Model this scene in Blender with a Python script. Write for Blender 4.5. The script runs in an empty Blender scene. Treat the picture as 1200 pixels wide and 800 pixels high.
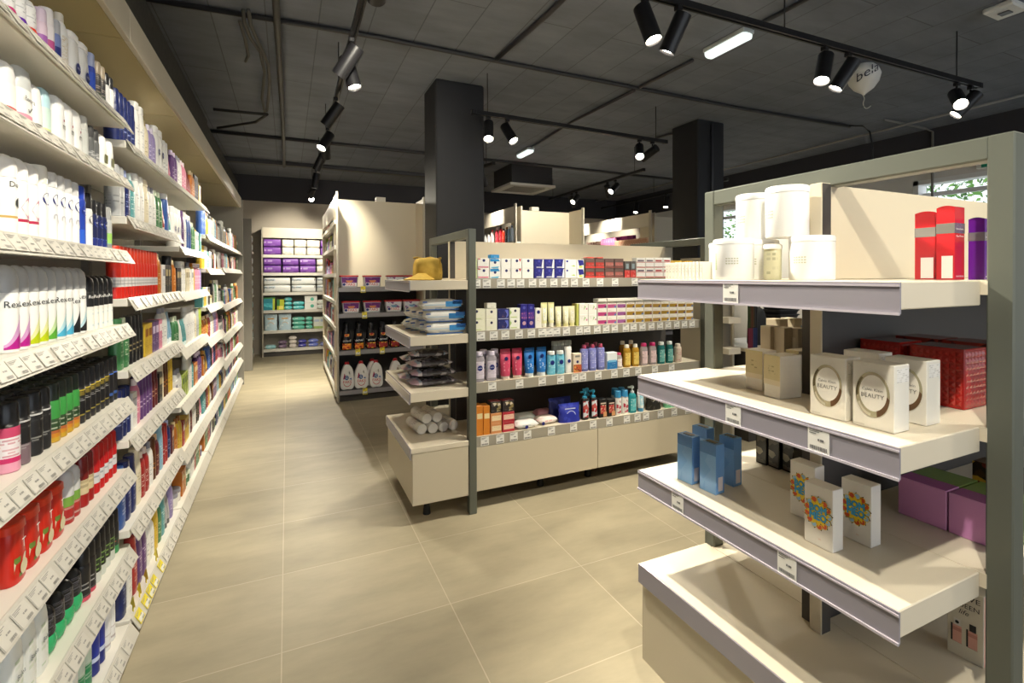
import bpy, math, random
from mathutils import Vector, Matrix
RND = random.Random(11)
SC = bpy.context.scene
COL = SC.collection
PI = math.pi

# ---------------------------------------------------------------- camera numbers
F_PX, PCX, PCY = 577.746, 600.0, 327.524
YAW, PITCH, ROLL = [math.radians(a) for a in (24.514, -0.466, 0.219)]
EYE = Vector((0, 0, 1.35))
_L = Vector((math.cos(YAW), -math.sin(YAW), 0)); _D = Vector((math.sin(YAW), math.cos(YAW), 0)); _Z = Vector((0, 0, 1))
FWD = _D * math.cos(PITCH) + _Z * math.sin(PITCH)
_U2 = -_D * math.sin(PITCH) + _Z * math.cos(PITCH)
RGT = _L * math.cos(ROLL) - _U2 * math.sin(ROLL)
UPV = _L * math.sin(ROLL) + _U2 * math.cos(ROLL)

def at(px, py, ax, val):
    """The point of the place that photo pixel (px, py) shows on the plane ax = val."""
    r = RGT * ((px - PCX) / F_PX) + UPV * ((PCY - py) / F_PX) + FWD
    i = 'XYZ'.index(ax)
    return EYE + r * ((val - EYE[i]) / r[i])

# ---------------------------------------------------------------- materials
_mats = {}
def lin(h):
    h = h.lstrip('#')
    if len(h) == 3: h = ''.join(c * 2 for c in h)
    o = []
    for i in (0, 2, 4):
        c = int(h[i:i + 2], 16) / 255
        o.append(c / 12.92 if c <= .04045 else ((c + .055) / 1.055) ** 2.4)
    return (*o, 1)

def M(hexc, rough=.45, metal=0.0, trans=0.0, emit=0.0, coat=0.0, name=None):
    k = (hexc, rough, metal, trans, emit, coat)
    if k in _mats: return _mats[k]
    m = bpy.data.materials.new(name or 'paint_' + hexc.lstrip('#')); m.use_nodes = True
    b = m.node_tree.nodes['Principled BSDF']
    b.inputs['Base Color'].default_value = lin(hexc)
    b.inputs['Roughness'].default_value = rough
    b.inputs['Metallic'].default_value = metal
    b.inputs['Transmission Weight'].default_value = trans
    b.inputs['Coat Weight'].default_value = coat
    if emit:
        b.inputs['Emission Color'].default_value = lin(hexc)
        b.inputs['Emission Strength'].default_value = emit
    _mats[k] = m
    return m

def _nodes(name):
    m = bpy.data.materials.new(name); m.use_nodes = True
    nt = m.node_tree
    return m, nt, nt.nodes['Principled BSDF']

def PRINT(base, ink, bw=.007, rh=.0045, rough=.4, bias=-.35):
    """Small printed lines on packaging."""
    k = ('print', base, ink, bw, rh, rough, bias)
    if k in _mats: return _mats[k]
    m, nt, b = _nodes('print_' + base.lstrip('#') + '_' + ink.lstrip('#'))
    tc = nt.nodes.new('ShaderNodeTexCoord'); sp = nt.nodes.new('ShaderNodeSeparateXYZ'); ad = nt.nodes.new('ShaderNodeMath'); cb = nt.nodes.new('ShaderNodeCombineXYZ')
    nt.links.new(tc.outputs['Object'], sp.inputs[0]); nt.links.new(sp.outputs[0], ad.inputs[0]); nt.links.new(sp.outputs[1], ad.inputs[1])
    nt.links.new(ad.outputs[0], cb.inputs[0]); nt.links.new(sp.outputs[2], cb.inputs[1])
    br = nt.nodes.new('ShaderNodeTexBrick'); nt.links.new(cb.outputs[0], br.inputs['Vector'])
    br.inputs['Color1'].default_value = lin(base); br.inputs['Color2'].default_value = lin(ink); br.inputs['Mortar'].default_value = lin(base)
    br.inputs['Scale'].default_value = 1; br.inputs['Brick Width'].default_value = bw; br.inputs['Row Height'].default_value = rh
    br.inputs['Mortar Size'].default_value = rh * .22; br.inputs['Bias'].default_value = bias; br.offset_frequency = 3
    nt.links.new(br.outputs['Color'], b.inputs['Base Color']); b.inputs['Roughness'].default_value = rough
    _mats[k] = m
    return m

def ART(cols, scale=45, rough=.35, stretch=(1, 1, 1)):
    """Patchy multicoloured artwork (Voronoi cells through a stepped ramp)."""
    k = ('art', tuple(cols), scale, rough, stretch)
    if k in _mats: return _mats[k]
    m, nt, b = _nodes('artwork_' + cols[0].lstrip('#'))
    tc = nt.nodes.new('ShaderNodeTexCoord'); mp = nt.nodes.new('ShaderNodeMapping'); nt.links.new(tc.outputs['Object'], mp.inputs[0])
    mp.inputs['Scale'].default_value = stretch
    vo = nt.nodes.new('ShaderNodeTexVoronoi'); vo.inputs['Scale'].default_value = scale; nt.links.new(mp.outputs[0], vo.inputs['Vector'])
    sp = nt.nodes.new('ShaderNodeSeparateColor'); nt.links.new(vo.outputs['Color'], sp.inputs[0])
    cr = nt.nodes.new('ShaderNodeValToRGB'); cr.color_ramp.interpolation = 'CONSTANT'
    el = cr.color_ramp.elements
    while len(el) < len(cols): el.new(.5)
    for i, c in enumerate(cols): el[i].position = i / len(cols); el[i].color = lin(c)
    nt.links.new(sp.outputs[0], cr.inputs[0]); nt.links.new(cr.outputs[0], b.inputs['Base Color']); b.inputs['Roughness'].default_value = rough
    _mats[k] = m
    return m

def NOISY(name, c1, c2, scale=3, rough=.5, detail=6, bump=0, metal=0, stretch=(1, 1, 1)):
    k = ('noisy', c1, c2, scale, rough, bump, stretch)
    if k in _mats: return _mats[k]
    m, nt, b = _nodes(name)
    tc = nt.nodes.new('ShaderNodeTexCoord'); mp = nt.nodes.new('ShaderNodeMapping'); nt.links.new(tc.outputs['Object'], mp.inputs[0])
    mp.inputs['Scale'].default_value = stretch
    no = nt.nodes.new('ShaderNodeTexNoise'); no.inputs['Scale'].default_value = scale; no.inputs['Detail'].default_value = detail
    nt.links.new(mp.outputs[0], no.inputs['Vector'])
    cr = nt.nodes.new('ShaderNodeValToRGB'); cr.color_ramp.elements[0].position = .3; cr.color_ramp.elements[1].position = .7
    cr.color_ramp.elements[0].color = lin(c1); cr.color_ramp.elements[1].color = lin(c2)
    nt.links.new(no.outputs[0], cr.inputs[0]); nt.links.new(cr.outputs[0], b.inputs['Base Color'])
    b.inputs['Roughness'].default_value = rough; b.inputs['Metallic'].default_value = metal
    if bump:
        bp = nt.nodes.new('ShaderNodeBump'); bp.inputs['Strength'].default_value = bump; bp.inputs['Distance'].default_value = .004
        nt.links.new(no.outputs[0], bp.inputs['Height']); nt.links.new(bp.outputs[0], b.inputs['Normal'])
    _mats[k] = m
    return m

def GRID(name, c1, c2, joint, bw, rh, mortar, origin, offset=0.0, rough=.5, vary=.5, swap=False, nscale=2.2):
    """Slabs or tiles with thin joints; swap turns the long side along Y."""
    m, nt, b = _nodes(name)
    tc = nt.nodes.new('ShaderNodeTexCoord'); mp = nt.nodes.new('ShaderNodeMapping'); nt.links.new(tc.outputs['Object'], mp.inputs[0])
    mp.inputs['Location'].default_value = (-origin[0], -origin[1], 0)
    v = mp.outputs[0]
    if swap:
        sp = nt.nodes.new('ShaderNodeSeparateXYZ'); cb = nt.nodes.new('ShaderNodeCombineXYZ'); nt.links.new(v, sp.inputs[0])
        nt.links.new(sp.outputs[1], cb.inputs[0]); nt.links.new(sp.outputs[0], cb.inputs[1]); v = cb.outputs[0]
    br = nt.nodes.new('ShaderNodeTexBrick'); nt.links.new(v, br.inputs['Vector']); br.offset = offset
    br.inputs['Scale'].default_value = 1; br.inputs['Brick Width'].default_value = bw; br.inputs['Row Height'].default_value = rh
    br.inputs['Mortar Size'].default_value = mortar; br.inputs['Mortar Smooth'].default_value = .1
    br.inputs['Color1'].default_value = lin(c1); br.inputs['Color2'].default_value = lin(c2); br.inputs['Mortar'].default_value = lin(joint)
    no = nt.nodes.new('ShaderNodeTexNoise'); no.inputs['Scale'].default_value = nscale; no.inputs['Detail'].default_value = 8; no.inputs['Roughness'].default_value = .62
    mp2 = nt.nodes.new('ShaderNodeMapping'); mp2.inputs['Scale'].default_value = (1, 2.6, 1); nt.links.new(tc.outputs['Object'], mp2.inputs[0]); nt.links.new(mp2.outputs[0], no.inputs['Vector'])
    mr = nt.nodes.new('ShaderNodeMapRange'); mr.inputs[1].default_value = .3; mr.inputs[2].default_value = .7; mr.inputs[3].default_value = 1 - vary * .3; mr.inputs[4].default_value = 1 + vary * .3
    nt.links.new(no.outputs[0], mr.inputs[0])
    mx = nt.nodes.new('ShaderNodeVectorMath'); mx.operation = 'SCALE'; nt.links.new(br.outputs['Color'], mx.inputs[0]); nt.links.new(mr.outputs[0], mx.inputs['Scale'])
    nt.links.new(mx.outputs[0], b.inputs['Base Color']); b.inputs['Roughness'].default_value = rough
    return m

def thin_glass(name, tint='#ffffff', gloss=.06):
    m = bpy.data.materials.new(name); m.use_nodes = True
    nt = m.node_tree; nt.nodes.clear()
    o = nt.nodes.new('ShaderNodeOutputMaterial'); t = nt.nodes.new('ShaderNodeBsdfTransparent'); g = nt.nodes.new('ShaderNodeBsdfGlossy'); x = nt.nodes.new('ShaderNodeMixShader')
    t.inputs[0].default_value = lin(tint); g.inputs['Roughness'].default_value = .03; x.inputs[0].default_value = gloss
    nt.links.new(t.outputs[0], x.inputs[1]); nt.links.new(g.outputs[0], x.inputs[2]); nt.links.new(x.outputs[0], o.inputs[0])
    return m

# ---------------------------------------------------------------- mesh builder
_texts = {}
def text_geo(s):
    """2D outline of a string: vertices (u, v) with width 1-normalised by cap height, and faces."""
    if s in _texts: return _texts[s]
    c = bpy.data.curves.new('t', 'FONT'); c.body = s; c.size = 1; c.resolution_u = 2; c.align_x = 'CENTER'; c.align_y = 'CENTER'
    o = bpy.data.objects.new('t', c); COL.objects.link(o)
    dg = bpy.context.evaluated_depsgraph_get(); me = o.evaluated_get(dg).to_mesh()
    v = [(p.co.x, p.co.y) for p in me.vertices]; f = [tuple(p.vertices) for p in me.polygons]
    o.evaluated_get(dg).to_mesh_clear(); bpy.data.objects.remove(o); bpy.data.curves.remove(c)
    _texts[s] = (v, f)
    return v, f

class MB:
    def __init__(s):
        s.v = []; s.f = []; s.mats = []; s.T = None
    def mi(s, m):
        if m not in s.mats: s.mats.append(m)
        return s.mats.index(m)
    def add(s, vs, fs, m, smooth=False):
        b = len(s.v)
        if s.T is not None: vs = [tuple(s.T @ Vector(p)) for p in vs]
        s.v += [tuple(p) for p in vs]
        k = s.mi(m)
        s.f += [(tuple(b + i for i in f), k, smooth) for f in fs]
        return s
    def box(s, x0, x1, y0, y1, z0, z1, m, bev=0.0, fm=None):
        """fm: other materials by face, keys f(-y) b(+y) l(-x) r(+x) t u."""
        fm = fm or {}
        if bev <= 0:
            v = [(x, y, z) for x in (x0, x1) for y in (y0, y1) for z in (z0, z1)]
            for key, f in (('l', (0, 1, 3, 2)), ('r', (4, 6, 7, 5)), ('f', (0, 4, 5, 1)), ('b', (2, 3, 7, 6)), ('u', (0, 2, 6, 4)), ('t', (1, 5, 7, 3))):
                s.add([v[i] for i in f], [(0, 1, 2, 3)], fm.get(key, m))
            return s
        b = min(bev, (x1 - x0) * .45, (y1 - y0) * .45, (z1 - z0) * .45)
        P = {}; vs = []
        for i, x in enumerate((x0, x1)):
            for j, y in enumerate((y0, y1)):
                for k, z in enumerate((z0, z1)):
                    sx, sy, sz = (1, -1)[i], (1, -1)[j], (1, -1)[k]
                    for a, p in (('x', (x, y + sy * b, z + sz * b)), ('y', (x + sx * b, y, z + sz * b)), ('z', (x + sx * b, y + sy * b, z))):
                        P[i, j, k, a] = len(vs); vs.append(p)
        F = []
        q = lambda *ks: tuple(P[k] for k in ks)
        main = {'l': q((0,0,0,'x'),(0,0,1,'x'),(0,1,1,'x'),(0,1,0,'x')), 'r': q((1,0,0,'x'),(1,1,0,'x'),(1,1,1,'x'),(1,0,1,'x')),
                'f': q((0,0,0,'y'),(1,0,0,'y'),(1,0,1,'y'),(0,0,1,'y')), 'b': q((0,1,0,'y'),(0,1,1,'y'),(1,1,1,'y'),(1,1,0,'y')),
                'u': q((0,0,0,'z'),(0,1,0,'z'),(1,1,0,'z'),(1,0,0,'z')), 't': q((0,0,1,'z'),(1,0,1,'z'),(1,1,1,'z'),(0,1,1,'z'))}
        for j in (0, 1):
            for k in (0, 1): F.append(q((0,j,k,'y'),(1,j,k,'y'),(1,j,k,'z'),(0,j,k,'z')))
        for i in (0, 1):
            for k in (0, 1): F.append(q((i,0,k,'x'),(i,1,k,'x'),(i,1,k,'z'),(i,0,k,'z')))
        for i in (0, 1):
            for j in (0, 1): F.append(q((i,j,0,'x'),(i,j,1,'x'),(i,j,1,'y'),(i,j,0,'y')))
        for i in (0, 1):
            for j in (0, 1):
                for k in (0, 1): F.append(q((i,j,k,'x'),(i,j,k,'y'),(i,j,k,'z')))
        base = len(s.v)
        s.add(vs, F, m)
        for key, f in main.items():
            kk = s.mi(fm.get(key, m)); s.f.append((tuple(base + i for i in f), kk, False))
        return s
    def loft(s, prof, mats, n=18, ex=2.0, cx=0, cy=0, cb=True, ct=True, smooth=True, sharp=42):
        """Rings (z, hx, hy[, dx, dy]) of superellipse section; mats one material or one per band."""
        nb = len(prof) - 1
        ml = mats if isinstance(mats, (list, tuple)) else [mats] * nb
        def ring(p):
            z, hx, hy = p[:3]; dx = p[3] if len(p) > 3 else 0; dy = p[4] if len(p) > 4 else 0
            o = []
            for i in range(n):
                t = 2 * PI * (i + .5) / n; c, q = math.cos(t), math.sin(t)
                o.append((cx + dx + hx * math.copysign(abs(c) ** (2 / ex), c), cy + dy + hy * math.copysign(abs(q) ** (2 / ex), q), z))
            return o
        def ang(a, b): return math.degrees(math.atan2(max(b[1], b[2]) - max(a[1], a[2]), b[0] - a[0]))
        start = 0
        for i in range(nb):
            last = i == nb - 1
            cut = last or ml[i + 1] is not ml[i]
            if not cut:
                d = abs(ang(prof[i], prof[i + 1]) - ang(prof[i + 1], prof[i + 2])); d = min(d, 360 - d); cut = d > sharp
            if cut:
                vs = []; fs = []
                for k in range(start, i + 2): vs += ring(prof[k])
                for k in range(i + 1 - start):
                    for j in range(n):
                        a = k * n + j; b = k * n + (j + 1) % n; fs.append((a, b, b + n, a + n))
                s.add(vs, fs, ml[i], smooth)
                start = i + 1
        if cb: s.add(ring(prof[0]), [tuple(reversed(range(n)))], ml[0])
        if ct: s.add(ring(prof[-1]), [tuple(range(n))], ml[-1])
        return s
    def poly(s, pts, m): return s.add(pts, [tuple(range(len(pts)))], m)
    def rect(s, u0, u1, v0, v1, y, m): return s.poly([(u0, y, v0), (u1, y, v0), (u1, y, v1), (u0, y, v1)], m)
    def disc(s, u, v, r, y, m, n=18, rv=None):
        rv = rv or r
        return s.poly([(u + r * math.cos(2 * PI * i / n), y, v + rv * math.sin(2 * PI * i / n)) for i in range(n)], m)
    def ring2(s, u, v, r0, r1, y, m, n=28, du=0, dv=0, a0=0, a1=2 * PI, sx=1):
        vs = []
        for i in range(n + 1):
            t = a0 + (a1 - a0) * i / n
            vs += [(u + du + r0 * sx * math.cos(t), y, v + dv + r0 * math.sin(t)), (u + r1 * sx * math.cos(t), y, v + r1 * math.sin(t))]
        return s.add(vs, [(2 * i, 2 * i + 2, 2 * i + 3, 2 * i + 1) for i in range(n)], m)
    def text(s, st, size, m, fn):
        v, f = text_geo(st)
        return s.add([fn(a * size, b * size) for a, b in v], f, m)
    def ftext(s, st, u, v, size, y, m, slant=0, sx=1):
        return s.text(st, size, m, lambda a, b: (u + a * sx + b * slant, y, v + b))
    def ctext(s, st, z, size, r, m, ex=1.0):
        return s.text(st, size, m, lambda a, b: (r * math.sin(a / r), -r * math.cos(a / r), z + b))
    def tube(s, path, r, m, n=8, close=True):
        pts = [Vector(p) for p in path]; vs = []; fs = []
        up = Vector((0, 0, 1))
        for i, p in enumerate(pts):
            t = (pts[min(i + 1, len(pts) - 1)] - pts[max(i - 1, 0)]).normalized()
            a = t.cross(up if abs(t.z) < .9 else Vector((0, 1, 0))).normalized(); b = a.cross(t)
            vs += [tuple(p + r * (a * math.cos(2 * PI * k / n) + b * math.sin(2 * PI * k / n))) for k in range(n)]
        for i in range(len(pts) - 1):
            for k in range(n): fs.append((i * n + k, i * n + (k + 1) % n, (i + 1) * n + (k + 1) % n, (i + 1) * n + k))
        if close: fs += [tuple(reversed(range(n))), tuple(range(len(vs) - n, len(vs)))]
        return s.add(vs, fs, m, True)
    def patch(s, hx, hy, z0, z1, m, ex=2.0, frac=.8, off=.0006, n=8):
        vs = []
        for i in range(n + 1):
            x = hx * frac * (2 * i / n - 1)
            y = -hy * (1 - abs(x / hx) ** ex) ** (1 / ex) - off
            vs += [(x, y, z0), (x, y, z1)]
        return s.add(vs, [(2 * i, 2 * i + 2, 2 * i + 3, 2 * i + 1) for i in range(n)], m, True)

def obj(name, mb, parent=None, world=True):
    me = bpy.data.meshes.new(name)
    me.from_pydata(mb.v, [], [f[0] for f in mb.f])
    for m in mb.mats: me.materials.append(m)
    me.polygons.foreach_set('material_index', [f[1] for f in mb.f])
    me.polygons.foreach_set('use_smooth', [f[2] for f in mb.f])
    me.update()
    o = bpy.data.objects.new(name, me); COL.objects.link(o)
    if parent is not None:
        o.parent = parent
        if world and parent.parent is None and parent.type == 'EMPTY':
            o.matrix_parent_inverse = Matrix.Translation(-parent.location)
    return o

_used = {}
def tag(o, label, cat, group=None, kind=None):
    w = label.replace('-', '').split()
    if not 4 <= len(w) <= 16: print('LABEL LENGTH', len(w), label)
    _used.setdefault(label, []).append(o.name)
    o['label'] = label; o['category'] = cat
    if group: o['group'] = group
    if kind: o['kind'] = kind
    return o

def empty(name, loc=(0, 0, 0)):
    o = bpy.data.objects.new(name, None); COL.objects.link(o); o.location = loc; o.empty_display_size = .05
    return o

def struct(name, mb, label, cat):
    return tag(obj(name, mb), label, cat, kind='structure')

_kids = {}
def kids(o):
    if o not in _kids: _kids[o] = [c for c in o.children]
    return _kids[o]
def copy_tree(o, parent=None):
    c = o.copy(); COL.objects.link(c)
    for k in ('label', 'category', 'group'):
        if k in c: del c[k]
    c.parent = parent
    for ch in kids(o): copy_tree(ch, c)
    return c

_protos = {}
def inst(key, fn, *a, **kw):
    """The first call builds the product; later calls copy it with its parts."""
    k = (fn.__name__, repr(a), repr(sorted(kw.items())), key)
    if k not in _protos:
        o = fn(*a, **kw); _protos[k] = [o, False]
    p = _protos[k]
    if not p[1]: p[1] = True; return p[0]
    return copy_tree(p[0])

ORD = ['first', 'second', 'third', 'fourth', 'fifth', 'sixth', 'seventh', 'eighth', 'ninth', 'tenth', 'eleventh', 'twelfth', 'thirteenth', 'fourteenth', 'fifteenth', 'sixteenth', 'seventeenth', 'eighteenth', 'nineteenth', 'twentieth']
# ---------------------------------------------------------------- products (front faces -Y, base at z = 0)
def _finish(name, body, extra, lod):
    """body mesh is the thing itself when small; else an Empty with the body and its other parts."""
    if lod:
        return obj(name, body)
    e = empty(name)
    for nm, mb, sub in extra:
        if mb.v:
            p = obj(nm, mb, e, False)
            for sn, sm in (sub or []): obj(sn, sm, p, False)
    return e

def can(h=.17, r=.023, cap='#ffffff', bands=((1, '#ffffff'),), style='cyl', text=None, tcol='#30343a', capfrac=.27, dot=None, swoosh=None, lod=0, name='aerosol_can'):
    B = MB(); K = B if lod else MB()
    n = 12 if lod else 18
    hb = h * (1 - capfrac)
    z0 = 0.0; prof = [(0, r * .9, r * .9), (.003, r, r)]; ml = []
    first = bands[0][1]; ml.append(M(first) if isinstance(first, str) else PRINT(*first))
    for fr, c in bands:
        m = M(c, .35) if isinstance(c, str) else PRINT(*c)
        z = min(hb - .012, fr * hb) if fr < 1 else hb - .012
        prof.append((z, r, r)); ml.append(m)
    prof += [(hb - .004, r * .93, r * .93), (hb, r * .82, r * .82)]; ml += [ml[-1], ml[-1]]
    B.loft(prof, ml, n, ct=not lod)
    cm = M(cap, .3)
    if style == 'dome':
        K.loft([(hb - .003, r * .97, r * .97), (hb + (h - hb) * .45, r * .98, r * .98), (h - (h - hb) * .25, r * .84, r * .84), (h - (h - hb) * .07, r * .5, r * .5), (h, r * .15, r * .15)], cm, n, sharp=70)
    elif style == 'slant':
        K.loft([(hb - .003, r * .97, r * .97), (hb + (h - hb) * .7, r * .95, r * .95), (h - .002, r * .9, r * .9), (h, r * .82, r * .82)], cm, n)
    else:
        K.loft([(hb - .003, r * .93, r * .93), (h - .004, r * .9, r * .9), (h, r * .8, r * .8)], cm, n)
    if not lod:
        if swoosh:
            c1, c2 = swoosh
            for c, za, zb, o in ((c1, .08, .62, .0005), (c2, .06, .36, .0009)):
                vs = []; N = 14
                for i in range(N + 1):
                    a = -1.25 + 2.5 * i / N
                    top = hb * (za + (zb - za) * (.55 + .45 * math.sin(a * 1.6 + .5)))
                    for z in (hb * .06, top): vs.append(((r + o) * math.sin(a), -(r + o) * math.cos(a), z))
                B.add(vs, [(2 * i, 2 * i + 2, 2 * i + 3, 2 * i + 1) for i in range(N)], M(c, .35), True)
        if dot:
            z = hb * dot[1]; rr = r * .62; vs = []
            for i in range(16):
                t = 2 * PI * i / 16; u = rr * math.cos(t); vs.append((( r + .0008) * math.sin(u / r), -(r + .0008) * math.cos(u / r), z + rr * math.sin(t)))
            B.poly(vs, M(dot[0], .3))
            if len(dot) > 2: B.ctext(dot[2], z, rr * .5, r + .0013, M('#ffffff'))
        if text:
            for st, fz, sz in text: B.ctext(st, hb * fz, sz, r + .0012, M(tcol))
    return _finish(name, B, [('can_body', B, None), ('cap', K, None)], lod)

def stick(h=.13, w=.036, d=.02, body='#fff', cap='#eee', low=None, text=None, lod=0, name='deodorant_stick'):
    B = MB(); K = B if lod else MB()
    bm = M(body, .35); lm = M(low or body, .35)
    B.loft([(0, w * .95, d * .95), (.004, w, d), (h * .22, w, d), (h * .62, w * .97, d * .97)], [lm, lm, bm], 18, 2.6)
    K.loft([(h * .62, w * .95, d * .95), (h * .8, w * .9, d * .93), (h * .94, w * .74, d * .8), (h, w * .45, d * .4)], M(cap, .3), 18, 2.4, sharp=70)
    if text and not lod:
        for st, fz, sz, c in text: B.ftext(st, 0, h * fz, sz, -d - .001, M(c))
    return _finish(name, B, [('stick_body', B, None), ('cap', K, None)], lod)

def rollon(h=.105, r=.022, body='#fff', ball='#d33', lod=0):
    """Roll-on standing on its rounded cap."""
    B = MB(); K = B if lod else MB()
    K.loft([(0, r * .55, r * .55), (h * .06, r * .85, r * .85), (h * .2, r * 1.05, r * 1.05), (h * .33, r * 1.02, r * 1.02), (h * .4, r * .9, r * .9)], M(ball, .25), 16, sharp=80)
    B.loft([(h * .4, r * .86, r * .86), (h * .46, r * .95, r * .95), (h * .85, r * .9, r * .9), (h * .97, r * .6, r * .6), (h, r * .3, r * .3)], [M(body, .35), PRINT(body, '#888899'), M(body, .35), M(body, .35)], 16, sharp=80)
    return _finish('roll_on_deodorant', B, [('bottle_body', B, None), ('ball_cap', K, None)], lod)

def bottle(h=.2, w=.06, d=.036, body='#fff', cap='#ddd', label=None, style='flip', ex=2.6, shoulder=.78, dot=None, text=None, trans=0.0, neck=.35, lod=0, low=None, name='bottle'):
    B = MB(); K = B if lod else MB(); Lb = B if lod else MB()
    hx, hy = w / 2, d / 2
    bm = M(body, .22 if trans else .32, trans=trans); n = 12 if lod else 20
    lm = M(low, .3) if low else bm
    kc = M(cap, .3)
    if style == 'tottle':                       # stands on its cap
        hc = h * .16
        K.loft([(0, hx * .78, hy * .95), (hc * .9, hx * .82, hy), (hc, hx * .8, hy * .97)], kc, n, ex)
        B.loft([(hc, hx * .82, hy), (h * .35, hx * .95, hy), (h * .75, hx, hy * .9), (h * .93, hx * .9, hy * .7), (h, hx * .55, hy * .35)], bm, n, ex, sharp=80)
        z0, z1 = h * .3, h * .75
    else:
        hb = h * {'flip': .86, 'screw': .86, 'pump': .74, 'long': .72}[style]
        hs = hb * shoulder
        nx = max(hx * neck, .009); ny = min(max(hy * neck * 1.3, .009), hy)
        if style == 'flip' and neck > .6: ny = hy * neck
        B.loft([(0, hx * .92, hy * .92), (.004, hx, hy), (hs * .25, hx, hy), (hs, hx, hy), (hs + (hb - hs) * .5, hx * .86 + nx * .1, hy * .9), (hb - .002, (hx * .3 + nx * .7), hy * .3 + ny * .7), (hb, nx, ny)], [lm, lm, bm, bm, bm, bm], n, ex, sharp=75)
        if style == 'flip': K.loft([(hb, nx * 1.25, ny * 1.15), (h - .003, nx * 1.2, ny * 1.1), (h, nx * 1.05, ny * .95)], kc, n, ex)
        elif style in ('screw', 'long'): K.loft([(hb, nx * 1.15, nx * 1.15), (h - .003, nx * 1.1, nx * 1.1), (h, nx * .95, nx * .95)], kc, 14)
        else:
            K.loft([(hb, nx * 1.3, nx * 1.3), (hb + h * .06, nx * 1.25, nx * 1.25), (hb + h * .065, .005, .005), (h - .016, .005, .005), (h - .015, .012, .012), (h - .002, .011, .011), (h, .008, .008)], kc, 12)
            K.box(-.034, .004, -.006, .006, h - .013, h - .003, kc, .002)
        z0, z1 = hb * .12, hs * .92
    if label:
        m = PRINT(*label) if isinstance(label, tuple) else (ART(label) if isinstance(label, list) else M(label, .3))
        Lb.patch(hx, hy, z0, z1, m, ex, .8, .0008)
    if dot:
        Lb.disc(0, z0 + (z1 - z0) * dot[1], min(hx * .5, .016), -hy - .0022, M(dot[0], .3))
        if len(dot) > 2: Lb.ftext(dot[2], 0, z0 + (z1 - z0) * dot[1], min(hx * .5, .016) * .55, -hy - .003, M('#fff'))
    if text and not lod:
        for st, fz, sz, c in text: Lb.ftext(st, 0, h * fz, sz, -hy - .0026, M(c))
    return _finish(name, B, [('bottle_body', B, None), ('pump' if style == 'pump' else 'cap', K, None), ('label_print', Lb, None)], lod)

def carton(w=.06, d=.045, h=.12, base='#fff', feats=(), side=None, top=None, bev=.0012, rough=.38, name='carton'):
    """Folding box; feats are printed marks on the front in fractions of width and height."""
    B = MB(); bm = M(base, rough)
    fm = {}
    if side: fm['l'] = fm['r'] = M(side, rough)
    if top: fm['t'] = M(top, rough)
    B.box(-w / 2, w / 2, -d / 2, d / 2, 0, h, bm, bev, fm)
    y = -d / 2; k = 0
    for f in feats:
        k += 1; yy = y - .00025 * k - .0002
        U = lambda a: -w / 2 + a * w
        V = lambda a: a * h
        if f[0] == 'rect': B.rect(U(f[1]), U(f[2]), V(f[3]), V(f[4]), yy, M(f[5], rough))
        elif f[0] == 'print': B.rect(U(f[1]), U(f[2]), V(f[3]), V(f[4]), yy, PRINT(*f[5:]))
        elif f[0] == 'art': B.rect(U(f[1]), U(f[2]), V(f[3]), V(f[4]), yy, ART(list(f[5]), f[6] if len(f) > 6 else 60))
        elif f[0] == 'disc': B.disc(U(f[1]), V(f[2]), f[3], yy, M(f[4], rough))
        elif f[0] == 'text': B.ftext(f[1], U(f[2]), V(f[3]), f[4], yy, M(f[5], rough))
        elif f[0] == 'tri': B.poly([(U(a), yy, V(b)) for a, b in f[1]], M(f[2], rough))
        elif f[0] == 'side':      # mark on the right-hand face
            x = w / 2 + .0004; B.poly([(x, -d / 2 + f[1] * d, V(f[3])), (x, -d / 2 + f[2] * d, V(f[3])), (x, -d / 2 + f[2] * d, V(f[4])), (x, -d / 2 + f[1] * d, V(f[4]))], M(f[5], rough) if isinstance(f[5], str) else PRINT(*f[5]))
    return obj(name, B)

def tube(h=.15, w=.055, body='#fff', cap='#fff', label=None, dot=None, capf=.16, lod=0, crimp=None, text=None):
    B = MB(); K = B if lod else MB()
    hc = h * capf; r = w * .36
    K.loft([(0, r * .95, r * .95), (.002, r, r), (hc, r * .97, r * .97)], M(cap, .3), 16)
    B.loft([(hc, w * .4, w * .36), (hc + h * .05, w * .43, w * .36), (h * .55, w * .47, w * .25), (h * .9, w * .5, w * .06), (h * .93, w * .5, .0016), (h, w * .5, .0014)], [M(body, .3)] * 4 + [M(crimp or body, .3)], 18, 2.0, sharp=70)
    if label:
        v = []; N = 6
        for i in range(N + 1):
            z = h * (.28 + .5 * i / N); y = -(w * .36 + (w * .1 - w * .36) * max(0, (z - hc) / (h * .9 - hc))) - .004
            v += [(-w * .26, y + .004 * .8, z), (w * .26, y + .004 * .8, z)]
        B.add(v, [(2 * i, 2 * i + 1, 2 * i + 3, 2 * i + 2) for i in range(N)], PRINT(*label) if isinstance(label, tuple) else M(label))
    if dot:
        z = h * dot[1]; yb = -(w * .36 + (w * .1 - w * .36) * (z - hc) / (h * .9 - hc)) - .006
        B.disc(0, z, w * .17, yb, M(dot[0], .3))
    if text:
        for st, fz, sz, c in text:
            z = h * fz; yb = -(w * .36 + (w * .1 - w * .36) * (z - hc) / (h * .9 - hc)) - .0065
            B.ftext(st, 0, z, sz, yb, M(c))
    return _finish('squeeze_tube', B, [('tube_body', B, None), ('cap', K, None)], lod)

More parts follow.
